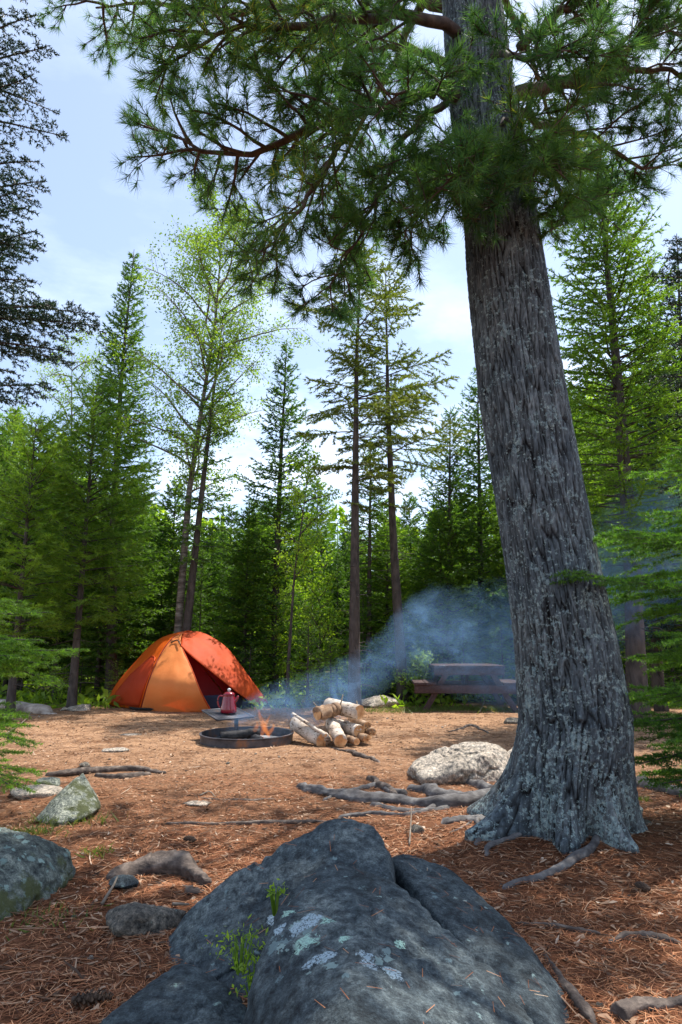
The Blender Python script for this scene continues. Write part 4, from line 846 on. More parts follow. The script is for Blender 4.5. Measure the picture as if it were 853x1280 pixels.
add_limb([B(440, 146, 4.1), B(428, 165, 4.05), B(403, 217, 4.0), B(362, 275, 4.0), B(325, 318, 4.0)], .032, 302, sec=14, slen=.55, start=.2)
add_limb([B(570, 120, 4.4), B(510, 170, 4.5), B(485, 212, 4.6), B(453, 281, 4.7), B(426, 350, 4.75)], .030, 303, sec=14, slen=.55, start=.2)
add_limb([B(640, 120, 4.4), B(697, 106, 4.5), B(740, 96, 4.5), B(785, 64, 4.6), B(856, 18, 4.7), B(920, -20, 4.9)], .060, 304, sec=22, slen=.75, start=.2)
add_limb([B(735, 98, 4.5), B(803, 88, 4.6), B(860, 102, 4.7), B(920, 130, 4.8)], .032, 305, sec=14, slen=.65)
add_limb([B(650, 140, 4.5), B(705, 158, 4.7), B(760, 178, 4.8), B(803, 212, 4.9), B(850, 200, 5.1)], .034, 306, sec=16, slen=.55)
add_limb([B(650, 60, 4.3), B(690, 20, 4.2), B(740, -10, 4.1), B(800, -60, 4.0)], .040, 307, sec=16, slen=.6)
add_limb([B(610, 190, 4.1), B(600, 205, 3.8), B(590, 215, 3.6), B(560, 225, 3.45)], .022, 308, sec=16, slen=.42, start=.15)
add_limb([B(630, 150, 4.1), B(650, 165, 3.8), B(670, 185, 3.65), B(690, 215, 3.6)], .020, 309, sec=14, slen=.40, start=.2)
add_limb([B(600, 215, 4.15), B(560, 235, 4.1), B(530, 262, 4.1), B(505, 300, 4.1)], .022, 310, sec=14, slen=.5, start=.1)
add_limb([B(640, 190, 4.6), B(690, 225, 4.8), B(720, 255, 5.0), B(760, 250, 5.2)], .022, 311, sec=14, slen=.5)
add_limb([B(570, 40, 4.2), B(500, 20, 3.9), B(400, 30, 3.7), B(300, 35, 3.5), B(220, 45, 3.4)], .045, 312, sec=24, slen=.65, start=.15)
add_limb([B(570, 10, 4.4), B(480, -10, 4.6), B(370, 10, 4.8), B(270, 15, 5.0), B(190, 5, 5.1), B(120, 10, 5.2)], .05, 313, sec=26, slen=.8, start=.15)
add_limb([B(560, 80, 4.5), B(500, 60, 4.9), B(430, 70, 5.3), B(370, 85, 5.6)], .035, 314, sec=16, slen=.65, start=.15)
add_limb([B(590, 90, 4.1), B(560, 100, 3.8), B(520, 120, 3.5), B(470, 110, 3.35)], .026, 315, sec=10, slen=.45, start=.2)
add_limb([B(620, 60, 4.1), B(650, 70, 3.7), B(690, 70, 3.45), B(730, 60, 3.3)], .026, 316, sec=10, slen=.45, start=.2)
add_limb([B(625, 215, 4.05), B(612, 245, 3.85), B(600, 275, 3.75)], .014, 318, sec=8, slen=.28, start=.2)
add_limb([B(648, 175, 4.3), B(680, 200, 4.2), B(700, 245, 4.15), B(705, 285, 4.15)], .018, 319, sec=10, slen=.38, start=.2)
add_limb([B(572, 165, 4.2), B(530, 195, 4.2), B(480, 240, 4.3), B(440, 310, 4.35), B(400, 365, 4.4)], .022, 320, sec=15, slen=.5, start=.25)
# unseen crown above the frame, limbs lengthened and thinned to shape the ground shade
rng = np.random.default_rng(9)
for k in range(25):
    zz_ = 6.4 + k * .29; az = k * 2.4 + rng.normal(0, .3)
    if math.cos(az - R(10)) < -.2 and k > 5: continue
    az = az; Lb = (3.3 - .10 * k) * rng.uniform(.85, 1.1) * (1 + (.35 if zz_ < 7.4 else 1.0) * max(0, math.cos(az - R(48))) ** .7) * (1 - .45 * max(0, math.cos(az - R(215)))); p = paxis(zz_); d = np.array([math.cos(az), math.sin(az), 0])
    add_limb([p, p + d * Lb * .35 + [0, 0, .10], p + d * Lb * .7 + [0, 0, .14], p + d * Lb + [0, 0, .25]], .05 - .001 * k, 330 + k, sec=(17 if math.cos(az - R(10)) > -.2 else 11), slen=.9, dens=(1.0 if math.cos(az - R(10)) > -.2 else .6), ndn=20, nwd=.008, start=.36)

# ------------------------------------------------------------------ near fir boughs and the dark spruce
def near_tree(name, base_xyz, boughs, mw, mn, label, cat, H, r0, seed, nl=.027, nwd=.0055, nd=420, tw=.48, tsp=.055, trunk=True, a=(.7, 1.35)):
    t = ob(name, None, None, (base_xyz[0], base_xyz[1], gz(*base_xyz[:2])), label=label, cat=cat); rng = np.random.default_rng(seed); b0 = np.array(t.location)
    if trunk:
        m = MB(); V, T, Q = tube([[0, 0, -.2], [0, 0, H * .4], [.0, .0, H]], [r0 * 1.2, r0 * .8, .02], 14); m.add(V, T, Q); ob('trunk', m.mesh('nt', mw, True), t)
    for (z, az, L_, el, dr, up) in boughs:
        ax, P0, P1 = conifer_branch(np.array([0, 0, z]), R(az), L_, el, dr, up, rng, tsp, tw, True, .25 if L_ > .8 else .1)
        m = MB(); V, T, Q = tube(ax, np.linspace(.010 + .006 * L_, .003, 9), 5, False); m.add(V, T, Q); q = MB()
        k = rng.random(len(P0)) < 1.0
        for a_, b_ in zip(P0[::2], P1[::2]): 
            V, T, Q = tube([a_, b_], [.003, .0015], 3, False); m.add(V, T, Q)
        V, T, A_ = seg_needles(P0[k], P1[k], nd, nl, nwd, a[0], a[1], rng); q.add(V, T, None, A_)
        o = ob('branch', m.mesh('bw', mw, True), t); ob('needles', q.mesh('bn', mn), o)
def aim(bp, tip_px, Y, el=.1, dr=.15, up=.05):
    """bough from a trunk at bp whose tip shows at tip_px, depth Y"""
    tgt = AT(*tip_px, Y); d = tgt - np.array([bp[0], bp[1], 0]); L_ = math.hypot(d[0], d[1]); z = tgt[2] - L_ * (math.sin(el) - dr + up)
    return (z - gz(bp[0], bp[1]), math.degrees(math.atan2(d[1], d[0])), L_, el, dr, up)
bp = (3.15, 4.9)
near_tree('fir_tree', bp, [aim(bp, (705, 715), 3.9, .1, .1, .05), aim(bp, (752, 668), 4.1, .05, .12, .05), aim(bp, (760, 662), 4.5, .12, .12, .05), aim(bp, (790, 590), 4.9, .1, .15, .05), aim(bp, (800, 720), 4.4, .1, .2, .05),
    aim(bp, (812, 760), 4.3), aim(bp, (800, 820), 4.6), aim(bp, (790, 905), 4.2, .1, .15), aim(bp, (800, 955), 4.3, .1, .2), aim(bp, (815, 870), 4.0), aim(bp, (825, 980), 4.1), aim(bp, (830, 640), 4.2), aim(bp, (840, 800), 3.9), aim(bp, (835, 560), 4.6), aim(bp, (840, 925), 3.9)],
    m_barkS, m_near, 'near fir reaching green boughs in front of the leaning pine', 'fir tree', 5.2, .08, 401)
bp = (-3.3, 5.3)
near_tree('fir_tree', bp, [aim(bp, (98, 812), 5.2, .15, .15, .05), aim(bp, (62, 765), 5.4, .1, .1, .05), aim(bp, (50, 800), 5.0), aim(bp, (78, 860), 5.1, .05, .25, .0), aim(bp, (40, 840), 5.6), aim(bp, (30, 752), 5.0), aim(bp, (20, 820), 4.8), aim(bp, (60, 830), 5.0, .1, .2), aim(bp, (12, 760), 5.6), aim(bp, (16, 930), 4.4, .1, .25), aim(bp, (6, 985), 4.3, .1, .25), aim(bp, (10, 895), 4.7)],
    m_barkS, m_firlit, 'sunlit young fir reaching yellow green boughs in from the left', 'fir tree', 2.4, .04, 402)
bp = (-3.9, 6.0); bb = []
rq = random.Random(8)
for i_, (px, py) in enumerate([(50, 20), (60, 55), (40, 90), (74, 145), (84, 168), (52, 205), (60, 228), (30, 255), (48, 290), (52, 310), (20, 335), (44, 352), (70, 382), (118, 392), (126, 408), (90, 440), (95, 455), (60, 478), (30, 470), (10, 500), (20, 20), (25, 130), (20, 180), (10, 60), (15, 300), (50, 425), (30, 400), (20, 240), (55, -20), (40, -60)]):
    bb.append(aim(bp, (px, py), 6.0 + rq.uniform(-.7, .5), .05, .18 + rq.uniform(-.03, .06), .05))
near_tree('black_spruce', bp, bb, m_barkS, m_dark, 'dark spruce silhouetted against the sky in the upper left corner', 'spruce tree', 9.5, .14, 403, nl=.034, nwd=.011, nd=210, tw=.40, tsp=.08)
bp = (4.1, 6.6)
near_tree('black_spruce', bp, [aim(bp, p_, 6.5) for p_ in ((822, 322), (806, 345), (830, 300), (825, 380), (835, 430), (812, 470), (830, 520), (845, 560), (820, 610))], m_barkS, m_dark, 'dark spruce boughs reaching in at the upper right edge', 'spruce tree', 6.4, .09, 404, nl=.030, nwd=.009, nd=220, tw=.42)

# ------------------------------------------------------------------ tent
def cloth(name, col, col2, tf=.3, tr=None):
    m, nt, p, v = M0(name); n = noise(nt, 3, 5, .6, v); f = noise(nt, 220, 2, .5, v); r = ramp(nt, [(.3, col), (.7, col2)]); nt.links.new(n.outputs[0], r.inputs[0])
    h = N(nt, 'ShaderNodeMath', operation='MULTIPLY_ADD'); nt.links.new(f.outputs[0], h.inputs[0]); h.inputs[1].default_value = .06; nt.links.new(n.outputs[0], h.inputs[2])
    setp(nt, p, r.outputs[0], .62, .25, 0, h.outputs[0], .05, .35)
    if tf:
        t = N(nt, 'ShaderNodeBsdfTranslucent'); t.inputs[0].default_value = (*(tr or col2), 1); ms = N(nt, 'ShaderNodeMixShader'); ms.inputs[0].default_value = tf
        nt.links.new(p.outputs[0], ms.inputs[1]); nt.links.new(t.outputs[0], ms.inputs[2]); nt.links.new(ms.outputs[0], nt.nodes['Material Output'].inputs[0])
    return m
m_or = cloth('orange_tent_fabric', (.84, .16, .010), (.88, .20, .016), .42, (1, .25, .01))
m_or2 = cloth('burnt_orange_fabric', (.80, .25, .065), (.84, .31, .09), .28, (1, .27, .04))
m_rd = cloth('shade_reddened_fabric', (.62, .085, .020), (.70, .12, .030), .3, (.95, .11, .01))  # fly orange made darker and redder, right panel's shade put into the colour
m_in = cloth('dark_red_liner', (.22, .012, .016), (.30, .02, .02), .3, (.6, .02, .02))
m_nv = cloth('navy_groundsheet', (.02, .025, .05), (.03, .035, .06), 0)
m_bk = simple('black_trim', [(.3, (.015, .015, .016)), (.7, (.03, .03, .03))], 8, rough=.6)
tent = ob('dome_tent', None, None, (-2.9, 13.2, 0), label='orange dome tent with its door flap pulled open', cat='tent'); TB = np.array([-2.9, 13.2, 0])
TY = 13.2
L0 = G(131, 880) * 1.0; F1 = G(176, 888); F2 = G(264, 890); R1 = G(322, 883); R2 = G(337, 881); AP = AT(240, 789, 13.85)
L0[2] = F1[2] = F2[2] = R1[2] = R2[2] = .02; BK = np.array([AP[0] + .5, 15.9, .02])
K = 28
cO = smoothpath([L0, AT(150, 850, 14.05), AT(171, 826, 14.05), AT(190, 806, 14.0), AT(211, 794, 13.95), AP], K)
cP = smoothpath([F1, AT(186, 852, 12.75), AT(200, 820, 13.1), AT(215, 799, 13.4), AT(230, 790, 13.72)], K)
cF = smoothpath([F2, AT(251, 864, 12.5), AT(239, 834, 12.8), AT(226, 806, 13.2)], K)
cD = smoothpath([AT(226, 806, 13.18), AT(243, 822, 13.0), AT(272, 845, 13.05), AT(300, 867, 13.2), R1], K)
cR = smoothpath([AT(228, 790.5, 13.7), AP, AT(257, 792, 13.8), AT(281, 807, 13.8), AT(299, 828, 13.8), AT(317, 853, 13.85), R2], K)
cR2 = smoothpath([AP, AT(257, 792, 13.8), AT(281, 807, 13.8), AT(299, 828, 13.8), AT(317, 853, 13.85), R2], K)
cB = smoothpath([BK, [AP[0] + .35, 15.4, .75], [AP[0] + .15, 14.7, 1.2], AP], K)
def loft(A_, B_, n=22, bul=.05, wr=.012, seed=0, flip=1):
    t = np.linspace(0, 1, n); P = A_[:, None] * (1 - t)[None, :, None] + B_[:, None] * t[None, :, None]
    du = np.gradient(P, axis=0); dv = np.gradient(P, axis=1); nr = np.cross(du, dv); nr /= np.linalg.norm(nr, axis=2)[:, :, None] + 1e-9; nr *= flip
    w = np.linalg.norm(B_ - A_, axis=1)[:, None]
    P = P + nr * (np.sin(PI * t)[None] * bul * w)[:, :, None]; q = P.reshape(-1, 3)
    return P + nr * (wr * (fbm(q * np.array([3.5, 3.5, 2]), 3, seed) * np.sin(PI * np.tile(t, len(A_)))).reshape(P.shape[:2]))[:, :, None], nr
def panel(name, P, mat, th=.006, parent=None, label=None):
    a, b = P.shape[:2]; i = (np.arange(a - 1)[:, None] * b + np.arange(b - 1)[None]).ravel()
    o = ob(name, mesh(name, P.reshape(-1, 3) - TB, None, np.stack([i, i + 1, i + 1 + b, i + b], 1), mat, True), parent or tent, label=label)
    if parent is not None: o.location = (0, 0, 0)
    s = o.modifiers.new('s', 'SOLIDIFY'); s.thickness = th; s.offset = 0; return o
def seam(P, mat, r=.012, parent=None, name='seam'):
    V, T, Q = tube(P - TB, r, 6); return ob(name, mesh(name, V, T, Q, mat, True), parent or tent)
def outw(P, nr): # flip so panels bulge toward the viewer / outward
    return 1 if (nr.reshape(-1, 3).mean(0) @ (P.reshape(-1, 3).mean(0) - (AP * .5 + np.array([AP[0], TY + .6, 0]) * .5))) > 0 else -1
def lo(A_, B_, **k):
    P, nr = loft(A_, B_, bul=0, wr=0); return loft(A_, B_, flip=outw(P, nr), **k)
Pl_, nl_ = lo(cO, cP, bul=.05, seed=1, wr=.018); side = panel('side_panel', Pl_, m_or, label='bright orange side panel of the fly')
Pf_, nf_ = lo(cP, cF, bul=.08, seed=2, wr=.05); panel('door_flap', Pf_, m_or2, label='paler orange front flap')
Pr_, nr_ = lo(cD, cR, bul=.04, seed=3, wr=.05); panel('fly_panel', Pr_, m_rd, label='half of the fly beside the opening, reddened to carry its shade')
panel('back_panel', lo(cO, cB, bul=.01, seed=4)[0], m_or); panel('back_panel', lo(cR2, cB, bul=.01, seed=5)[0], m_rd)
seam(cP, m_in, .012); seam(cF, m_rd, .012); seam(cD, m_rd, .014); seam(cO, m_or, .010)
# arched window on the side panel
nn_ = 18; Pa = []
for a_ in range(nn_):
    t = .25 + .72 * a_ / (nn_ - 1); top = .46 * min(1, (t - .18) / .55) ** .8 * (1 - max(0, (t - .86) / .14) ** 2 * .35); row = []
    for b_ in range(12):
        s = top * b_ / 11 * .98 + .02; si = s * (K - 1); i0 = int(si); ti = t * 21; j0 = min(int(ti), 20)
        f, g_ = si - i0, ti - j0; I = lambda X_: X_[i0, j0] * (1 - f) * (1 - g_) + X_[i0 + 1, j0] * f * (1 - g_) + X_[i0, j0 + 1] * (1 - f) * g_ + X_[i0 + 1, j0 + 1] * f * g_
        row.append(I(Pl_) + I(nl_) * (.012))
    Pa.append(row)
Pa = np.array(Pa)
wn = panel('window_flap', Pa, cloth('red_orange_flap', (.50, .045, .010), (.58, .065, .014), .2, (.7, .05, .01)), label='red orange arched flap')
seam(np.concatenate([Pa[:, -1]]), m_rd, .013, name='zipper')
# liner seen through the opening, floor and dark skirts
cI0 = smoothpath([F2 + [-.35, .55, 0], AT(236, 840, 13.3), AT(230, 812, 13.45)], K); cI1 = smoothpath([F2 + [.30, .75, 0], AT(266, 850, 13.45), AT(236, 812, 13.5)], K)
cI2 = smoothpath([R1 + [-.1, .45, 0], AT(285, 850, 13.6), AT(246, 812, 13.6)], K)
panel('liner', loft(cI0, cI1, bul=.05, wr=.03, seed=6)[0], m_in); panel('liner', loft(cI1 + [.02, .03, 0], cI2, bul=-.05, wr=.03, seed=7)[0], m_in)
def tilt_up(P, h): q = P.copy(); q[:, 2] += h; return q
eb = smoothpath([F2 + [-.3, .35, -.02], F2 + [.3, .5, 0], R1 + [0, .3, -.02]], K); panel('floor_wall', np.stack([tilt_up(eb, k * .26 / 5) for k in range(6)], 1), m_nv)
fl = np.array([L0, F1, F2, R1, R2, BK]); fl[:, 2] = .035; mbf = MB(); cc_ = fl.mean(0); mbf.add(np.concatenate([fl, [cc_]]) - TB, [[k, (k + 1) % 6, 6] for k in range(6)]); ob('groundsheet', mbf.mesh('gs', m_nv), tent)
e1 = smoothpath([L0, (L0 + F1) / 2 + [0, -.04, 0], F1 + [0, -.03, 0], (F1 + F2) / 2 + [0, -.06, 0], F2 + [-.05, 0, 0]], 30); e1[:, 2] = gh(e1[:, 0], e1[:, 1])
panel('skirt', np.stack([e1 + [0, .03, .0], e1 + [0, -.02, .045]], 1), m_bk, .02)
e2 = smoothpath([R1 + [-.3, -.1, 0], R1, R2 + [.05, 0, 0]], 20); e2[:, 2] = gh(e2[:, 0], e2[:, 1]); panel('skirt', np.stack([e2 + [0, .03, 0], e2 + [0, -.02, .05]], 1), m_bk, .02)
for q, d in ((L0, (-.22, -.1)), (F1, (-.05, -.3)), (F2, (.1, -.35)), (R2, (.3, -.2))):
    e = np.array([q[0] + d[0], q[1] + d[1], gz(q[0] + d[0], q[1] + d[1])]); V, T, Q = tube([q - TB, e - TB], .004, 4); g_ = ob('guy_line', mesh('gl', V, T, Q, m_bk), tent)
    V, T, Q = tube([e - TB + [0, 0, -.05], e - TB + [0, 0, .06]], .006, 6); ob('tent_peg', mesh('tp', V, T, Q, m_bk), g_)
V, T, Q = tube(smoothpath([AT(226, 806, 13.1), AT(222, 800, 13.25), AT(214, 803, 13.25)], 8) - TB, .012, 5); ob('toggle', mesh('tg', V, T, Q, m_bk), tent)

# ------------------------------------------------------------------ fire ring, grate, pot
m_steel = simple('weathered_steel', [(.3, (.035, .035, .040)), (.55, (.10, .10, .115)), (.72, (.26, .13, .07))], 6, rough=.55, spec=.5, metal=.6, bd=.004)
m_ash = simple('grey_ash', [(.3, (.06, .06, .065)), (.7, (.36, .35, .35))], 9, bd=.03)
m_char = simple('charred_wood', [(.35, (.010, .010, .011)), (.62, (.05, .045, .045)), (.8, (.25, .23, .22))], 11, bd=.03, rough=.7)
FC = np.array([G(309, 925)[0] * 1.01, 8.75, 0]); FC[0] = AT(309, 915, 8.75)[0]; FC[2] = gz(FC[0], FC[1]) - .02
ring = ob('fire_ring', None, None, tuple(FC), label='low round steel fire ring with smouldering wood and ash', cat='fire ring'); ring.rotation_euler = (R(1.2), 0, 0)
def lathe(name, prof, mat, parent, loc=(0, 0, 0), n=48, sm_=True):
    pr = np.array(prof, float); th = np.arange(n) * 2 * PI / n; V = np.stack([pr[:, None, 0] * np.cos(th), pr[:, None, 0] * np.sin(th), np.repeat(pr[:, 1:2], n, 1)], -1).reshape(-1, 3); k = len(pr)
    i = (np.arange(k - 1)[:, None] * n + np.arange(n)[None]).ravel(); j = (np.arange(k - 1)[:, None] * n + (np.arange(n)[None] + 1) % n).ravel()
    o = ob(name, mesh(name, V, None, np.stack([i, j, j + n, i + n], 1), mat, sm_), parent, loc); return o
rw = lathe('ring_wall', [(.555, -.06), (.565, .115), (.575, .125), (.575, .135), (.548, .135), (.545, .12), (.54, -.06), (.555, -.06)], m_steel, ring, n=72)
e = rw.modifiers.new('e', 'EDGE_SPLIT')
rn = np.random.default_rng(6); u = np.linspace(.001, .54, 10); lathe('ash_bed', [(a_, .045 - a_ * .02) for a_ in u], m_ash, ring, n=40)
def logtube(a, b, r, mat, seed, n=12, sides=14, taper=.95, jit=.03):
    rng = np.random.default_rng(seed); a, b = np.array(a, float), np.array(b, float); t = np.linspace(0, 1, n)[:, None]; P = a * (1 - t) + b * t; P[1:-1] += rng.normal(0, r * .06, (n - 2, 3))
    return tube(P, r * np.linspace(1, taper, n), sides, True, jit, rng)
def charred(a, b, r, seed, label):
    a = np.array(a); b = np.array(b); V, T, Q = logtube(a, b, r, m_char, seed, jit=.10, sides=9); c = FC
    ob('burning_log', mesh('bl', V, T, Q, m_char, True), None, tuple(c), label=label, cat='log')
charred((-.30, -.12, .10), (.16, -.02, .14), .055, 1, 'charred log lying across the fire ring ash')
charred((.20, -.25, .07), (-.05, .20, .10), .045, 2, 'black burnt log angled under the charred one')
charred((-.18, -.28, .06), (.22, -.30, .06), .03, 3, 'thin burnt stick at the front of the fire ring')
m_ember, nt, p, v = M0('glowing_embers'); n1 = noise(nt, 20, 4, .7, v); r_ = ramp(nt, [(.5, (.02, .01, .01)), (.6, (1, .12, .02))]); nt.links.new(n1.outputs[0], r_.inputs[0]); nt.links.new(r_.outputs[0], p.inputs['Emission Color']); p.inputs['Emission Strength'].default_value = 1.2; p.inputs['Base Color'].default_value = (.05, .02, .02, 1)
for k in range(9):
    a_ = rn.uniform(0, 6.28); q = rn.uniform(.02, .3); P, T = rock_mesh('e', blobpts((0, 0, 0), (.05, .04, .03), 0, rn), None, 3, seed=k)
    ob('ember', mesh('ember', P, T, None, m_ember, True), ring, (math.cos(a_) * q, math.sin(a_) * q - .05, .055))
m_fl, nt, p, v = M0('flame'); em = N(nt, 'ShaderNodeEmission'); em.inputs[0].default_value = (1, .30, .07, 1); em.inputs[1].default_value = .9; tp = N(nt, 'ShaderNodeBsdfTransparent'); ms = N(nt, 'ShaderNodeMixShader')
lw = N(nt, 'ShaderNodeLayerWeight'); lw.inputs[0].default_value = .35; nf = noise(nt, 7, 3, .6, v); mm = N(nt, 'ShaderNodeMath', operation='SUBTRACT', use_clamp=True); nt.links.new(nf.outputs[0], mm.inputs[0]); nt.links.new(lw.outputs['Facing'], mm.inputs[1])
m2 = N(nt, 'ShaderNodeMath', operation='MULTIPLY'); m2.inputs[1].default_value = .24; nt.links.new(mm.outputs[0], m2.inputs[0]); nt.links.new(m2.outputs[0], ms.inputs[0]); nt.links.new(tp.outputs[0], ms.inputs[1]); nt.links.new(em.outputs[0], ms.inputs[2]); nt.links.new(ms.outputs[0], nt.nodes['Material Output'].inputs[0])
fire = ob('campfire_flame', None, None, tuple(FC + [.17, 0, .08]), label='faint orange flames flickering over the charred wood', cat='flame')
for (dx, dy, h, w) in ((0, 0, .34, .055), (.08, .04, .26, .045), (-.07, -.03, .20, .05), (.13, -.04, .17, .035), (.04, .08, .22, .04)):
    t = np.linspace(0, 1, 12); P = np.stack([dx + .03 * np.sin(t * 5 + dx * 30), dy + .02 * np.cos(t * 6), t * h], 1); V, T, Q = tube(P, w * np.sin(PI * np.clip(t * .8 + .12, 0, 1)) * (1 - t) ** .4 + .001, 10); ob('flame_tongue', mesh('ft', V, T, Q, m_fl, True), fire)
# grate on its post
gr = ob('cooking_grate', None, None, (0, 0, 0), label='flat steel cooking grate swung out on a post beside the ring', cat='grate')
gy = 8.95; gp = [AT(253, 888, gy + .05), AT(296, 885, gy + .42), AT(317, 896, gy), AT(272, 900, gy - .33)]
gp = [np.array(q) for q in gp]; gzv = np.mean([q[2] for q in gp]); 
c4 = np.array(gp).mean(0); gr.location = c4; ex = (gp[2] - gp[1] + gp[3] - gp[0]) / 2; ey = (gp[0] - gp[3] + gp[1] - gp[2]) / 2
def bar(a, b, r, name='bar', par=None, mat=None, loc=None):
    V, T, Q = tube([a, b], r, 6); return ob(name, mesh(name, V, T, Q, mat or m_steel, True), par or gr)
cn = [g_ - c4 for g_ in gp]
for k in range(4): bar(cn[k], cn[(k + 1) % 4], .012, 'frame_bar')
for k in range(1, 16):
    f = k / 16; bar(cn[0] * (1 - f) + cn[1] * f, cn[3] * (1 - f) + cn[2] * f, .0055)
pl = np.array([cn[0] * .96, cn[1] * .96, cn[2] * .96, cn[3] * .96]); pl2 = pl - [0, 0, .01]; mbp = MB(); mbp.add(np.concatenate([pl, pl2]), None, [[3, 2, 1, 0], [4, 5, 6, 7], [0, 1, 5, 4], [1, 2, 6, 5], [2, 3, 7, 6], [3, 0, 4, 7]]); ob('plate', mbp.mesh('plate', m_steel), gr)
pb = AT(297, 912, gy + .12); bar(np.array([pb[0], gy + .02, -.05]) - c4, np.array([pb[0], gy + .02, c4[2] - .01]) - c4, .028, 'post')
# pot
m_red = simple('red_enamel', [(.35, (.20, .005, .016)), (.7, (.30, .012, .028))], 5, rough=.22, spec=.5, bd=.001, bs=.1, coat=.4)
m_wht = simple('clear_glass_knob', [(.3, (.6, .6, .62)), (.7, (.85, .85, .85))], 5, rough=.15, spec=.6, bd=.001)
pc = AT(286, 889, gy + .05); PS = 1.0
pot = ob('coffee_pot', None, None, (pc[0], gy + .05, c4[2] + .012), label='red enamel coffee pot with pale knob standing on the grate', cat='coffee pot')
lathe('body', [(0, 0), (.098, 0), (.104, .008), (.100, .05), (.088, .12), (.076, .19), (.070, .215), (.074, .222), (.070, .226), (0, .226)], m_red, pot)
ld = lathe('lid', [(.073, .226), (.070, .236), (.045, .252), (.018, .258), (0, .258)], m_red, pot)
lathe('knob', [(0, .257), (.013, .258), (.012, .268), (.022, .276), (.022, .290), (.010, .300), (0, .301)], m_wht, ld)
V, T, Q = tube(smoothpath([(-.070, 0, .20), (-.12, 0, .205), (-.142, 0, .15), (-.128, 0, .08), (-.095, 0, .055)], 18), .010, 8); ob('handle', mesh('h', V, T, Q, m_red, True), pot)
V, T, Q = tube(smoothpath([(.066, 0, .135), (.095, 0, .165), (.118, 0, .205)], 8), np.linspace(.030, .014, 8), 10); ob('spout', mesh('h', V, T, Q, m_red, True), pot)

# ------------------------------------------------------------------ firewood
m_bir, nt, p, v = M0('birch_firewood_bark'); n1 = noise(nt, 5, 6, .7, v); vs_ = stretch(nt, v, (3, 3, 3)); n2 = noise(nt, 16, 3, .6, stretch(nt, v, (1, 1, 3)))
r1 = ramp(nt, [(.34, (.24, .16, .11)), (.46, (.50, .40, .31)), (.7, (.74, .66, .56))]); nt.links.new(n1.outputs[0], r1.inputs[0]); r2 = ramp(nt, [(.36, (.20, .15, .12)), (.42, (1, 1, 1))]); nt.links.new(n2.outputs[0], r2.inputs[0])
setp(nt, p, mixc(nt, 1.0, r1.outputs[0], r2.outputs[0], 'MULTIPLY'), .75, .2, 0, n1.outputs[0], .01, .5)
m_brn = simple('brown_log_bark', [(.32, (.11, .06, .035)), (.55, (.32, .20, .12)), (.75, (.55, .42, .30))], 8, bd=.02)
m_cut = simple('cut_wood', [(.3, (.42, .19, .075)), (.6, (.66, .38, .18)), (.8, (.78, .54, .30))], 14, bd=.01)
def fw(p0, y0, p1, y1, r, mat, seed, label, split=False, sag=0):
    a, b = AT(*p0, y0), AT(*p1, y1); c = a.copy(); rng = np.random.default_rng(seed)
    V, T, Q = logtube(a - c, b - c, r, mat, seed, 14, 16, 1.0, .025)
    o = ob('firewood_log', mesh('fw', V, T, Q, mat, True), None, tuple(c), label=label, cat='log'); d = (b - a) / np.linalg.norm(b - a)
    for end, s in ((b - c, 1), (a - c, -1)):
        u = np.cross(d, [0, 0, 1]); u /= np.linalg.norm(u); w = np.cross(u, d); th = np.arange(18) * 2 * PI / 18; rr_ = np.array([0, .33, .66, .97]) * r; VV = []
        for k, q in enumerate(rr_):
            for t in th: VV.append(end + d * s * (.006 + (rng.normal(0, .014) if split and 0 < k < 3 else rng.normal(0, .002))) + q * (math.cos(t) * u + math.sin(t) * w))
        i = (np.arange(3)[:, None] * 18 + np.arange(18)[None]).ravel(); j = (np.arange(3)[:, None] * 18 + (np.arange(18)[None] + 1) % 18).ravel()
        ob('cut_end', mesh('ce', VV, None, np.stack([i, j, j + 18, i + 18], 1), m_cut), o)
fw((370, 904), 8.95, (404, 926), 8.35, .095, m_bir, 1, 'biggest white birch log lying left of the firewood pile', True)
fw((366, 892), 8.85, (407, 919), 8.25, .018, m_bir, 2, 'slim pole lying along the top of the biggest birch log')
fw((414, 904), 8.75, (426, 926), 8.25, .078, m_bir, 3, 'birch log sloping toward the viewer at the front of the pile')
fw((397, 892), 8.55, (421, 886), 8.75, .080, m_brn, 4, 'dark brown log resting atop the birch logs with pale end')
fw((411, 881), 9.0, (449, 890), 8.6, .088, m_bir, 5, 'topmost thick log of the firewood pile')
fw((420, 906), 9.0, (449, 914), 8.5, .075, m_bir, 6, 'birch log in the middle layer under the topmost log', True)
fw((440, 900), 8.95, (459, 908), 8.55, .055, m_brn, 7, 'short split log sticking out at the pile right side', True)
fw((448, 908), 8.9, (466, 915), 8.5, .045, m_brn, 8, 'small log at the outer right edge of the pile', True)
fw((428, 921), 8.6, (446, 927), 8.3, .042, m_brn, 9, 'thin log on the ground at the pile front')
fw((436, 917), 8.7, (458, 923), 8.4, .048, m_brn, 10, 'small brown log low at the pile front right', True)
fw((392, 915), 8.9, (412, 912), 8.9, .06, m_brn, 11, 'shaded log wedged low between the two birch logs')
fw((425, 916), 9.1, (462, 918), 8.8, .06, m_brn, 12, 'hidden supporting log at the back of the pile')
for a_, b_, lb in (((424, 888), (429, 868), 'thin twig poking up from the firewood pile'), ((397, 884), (392, 878), 'short pale twig poking from the dark brown log'), ((449, 888), (446, 876), 'small twig standing behind the topmost log')):
    V, T, Q = tube([AT(*a_, 8.7), AT(*b_, 8.75)], [.010, .006], 5); ob('twig', mesh('tw', V, T, Q, m_twig, True), None, label=lb, cat='twig')

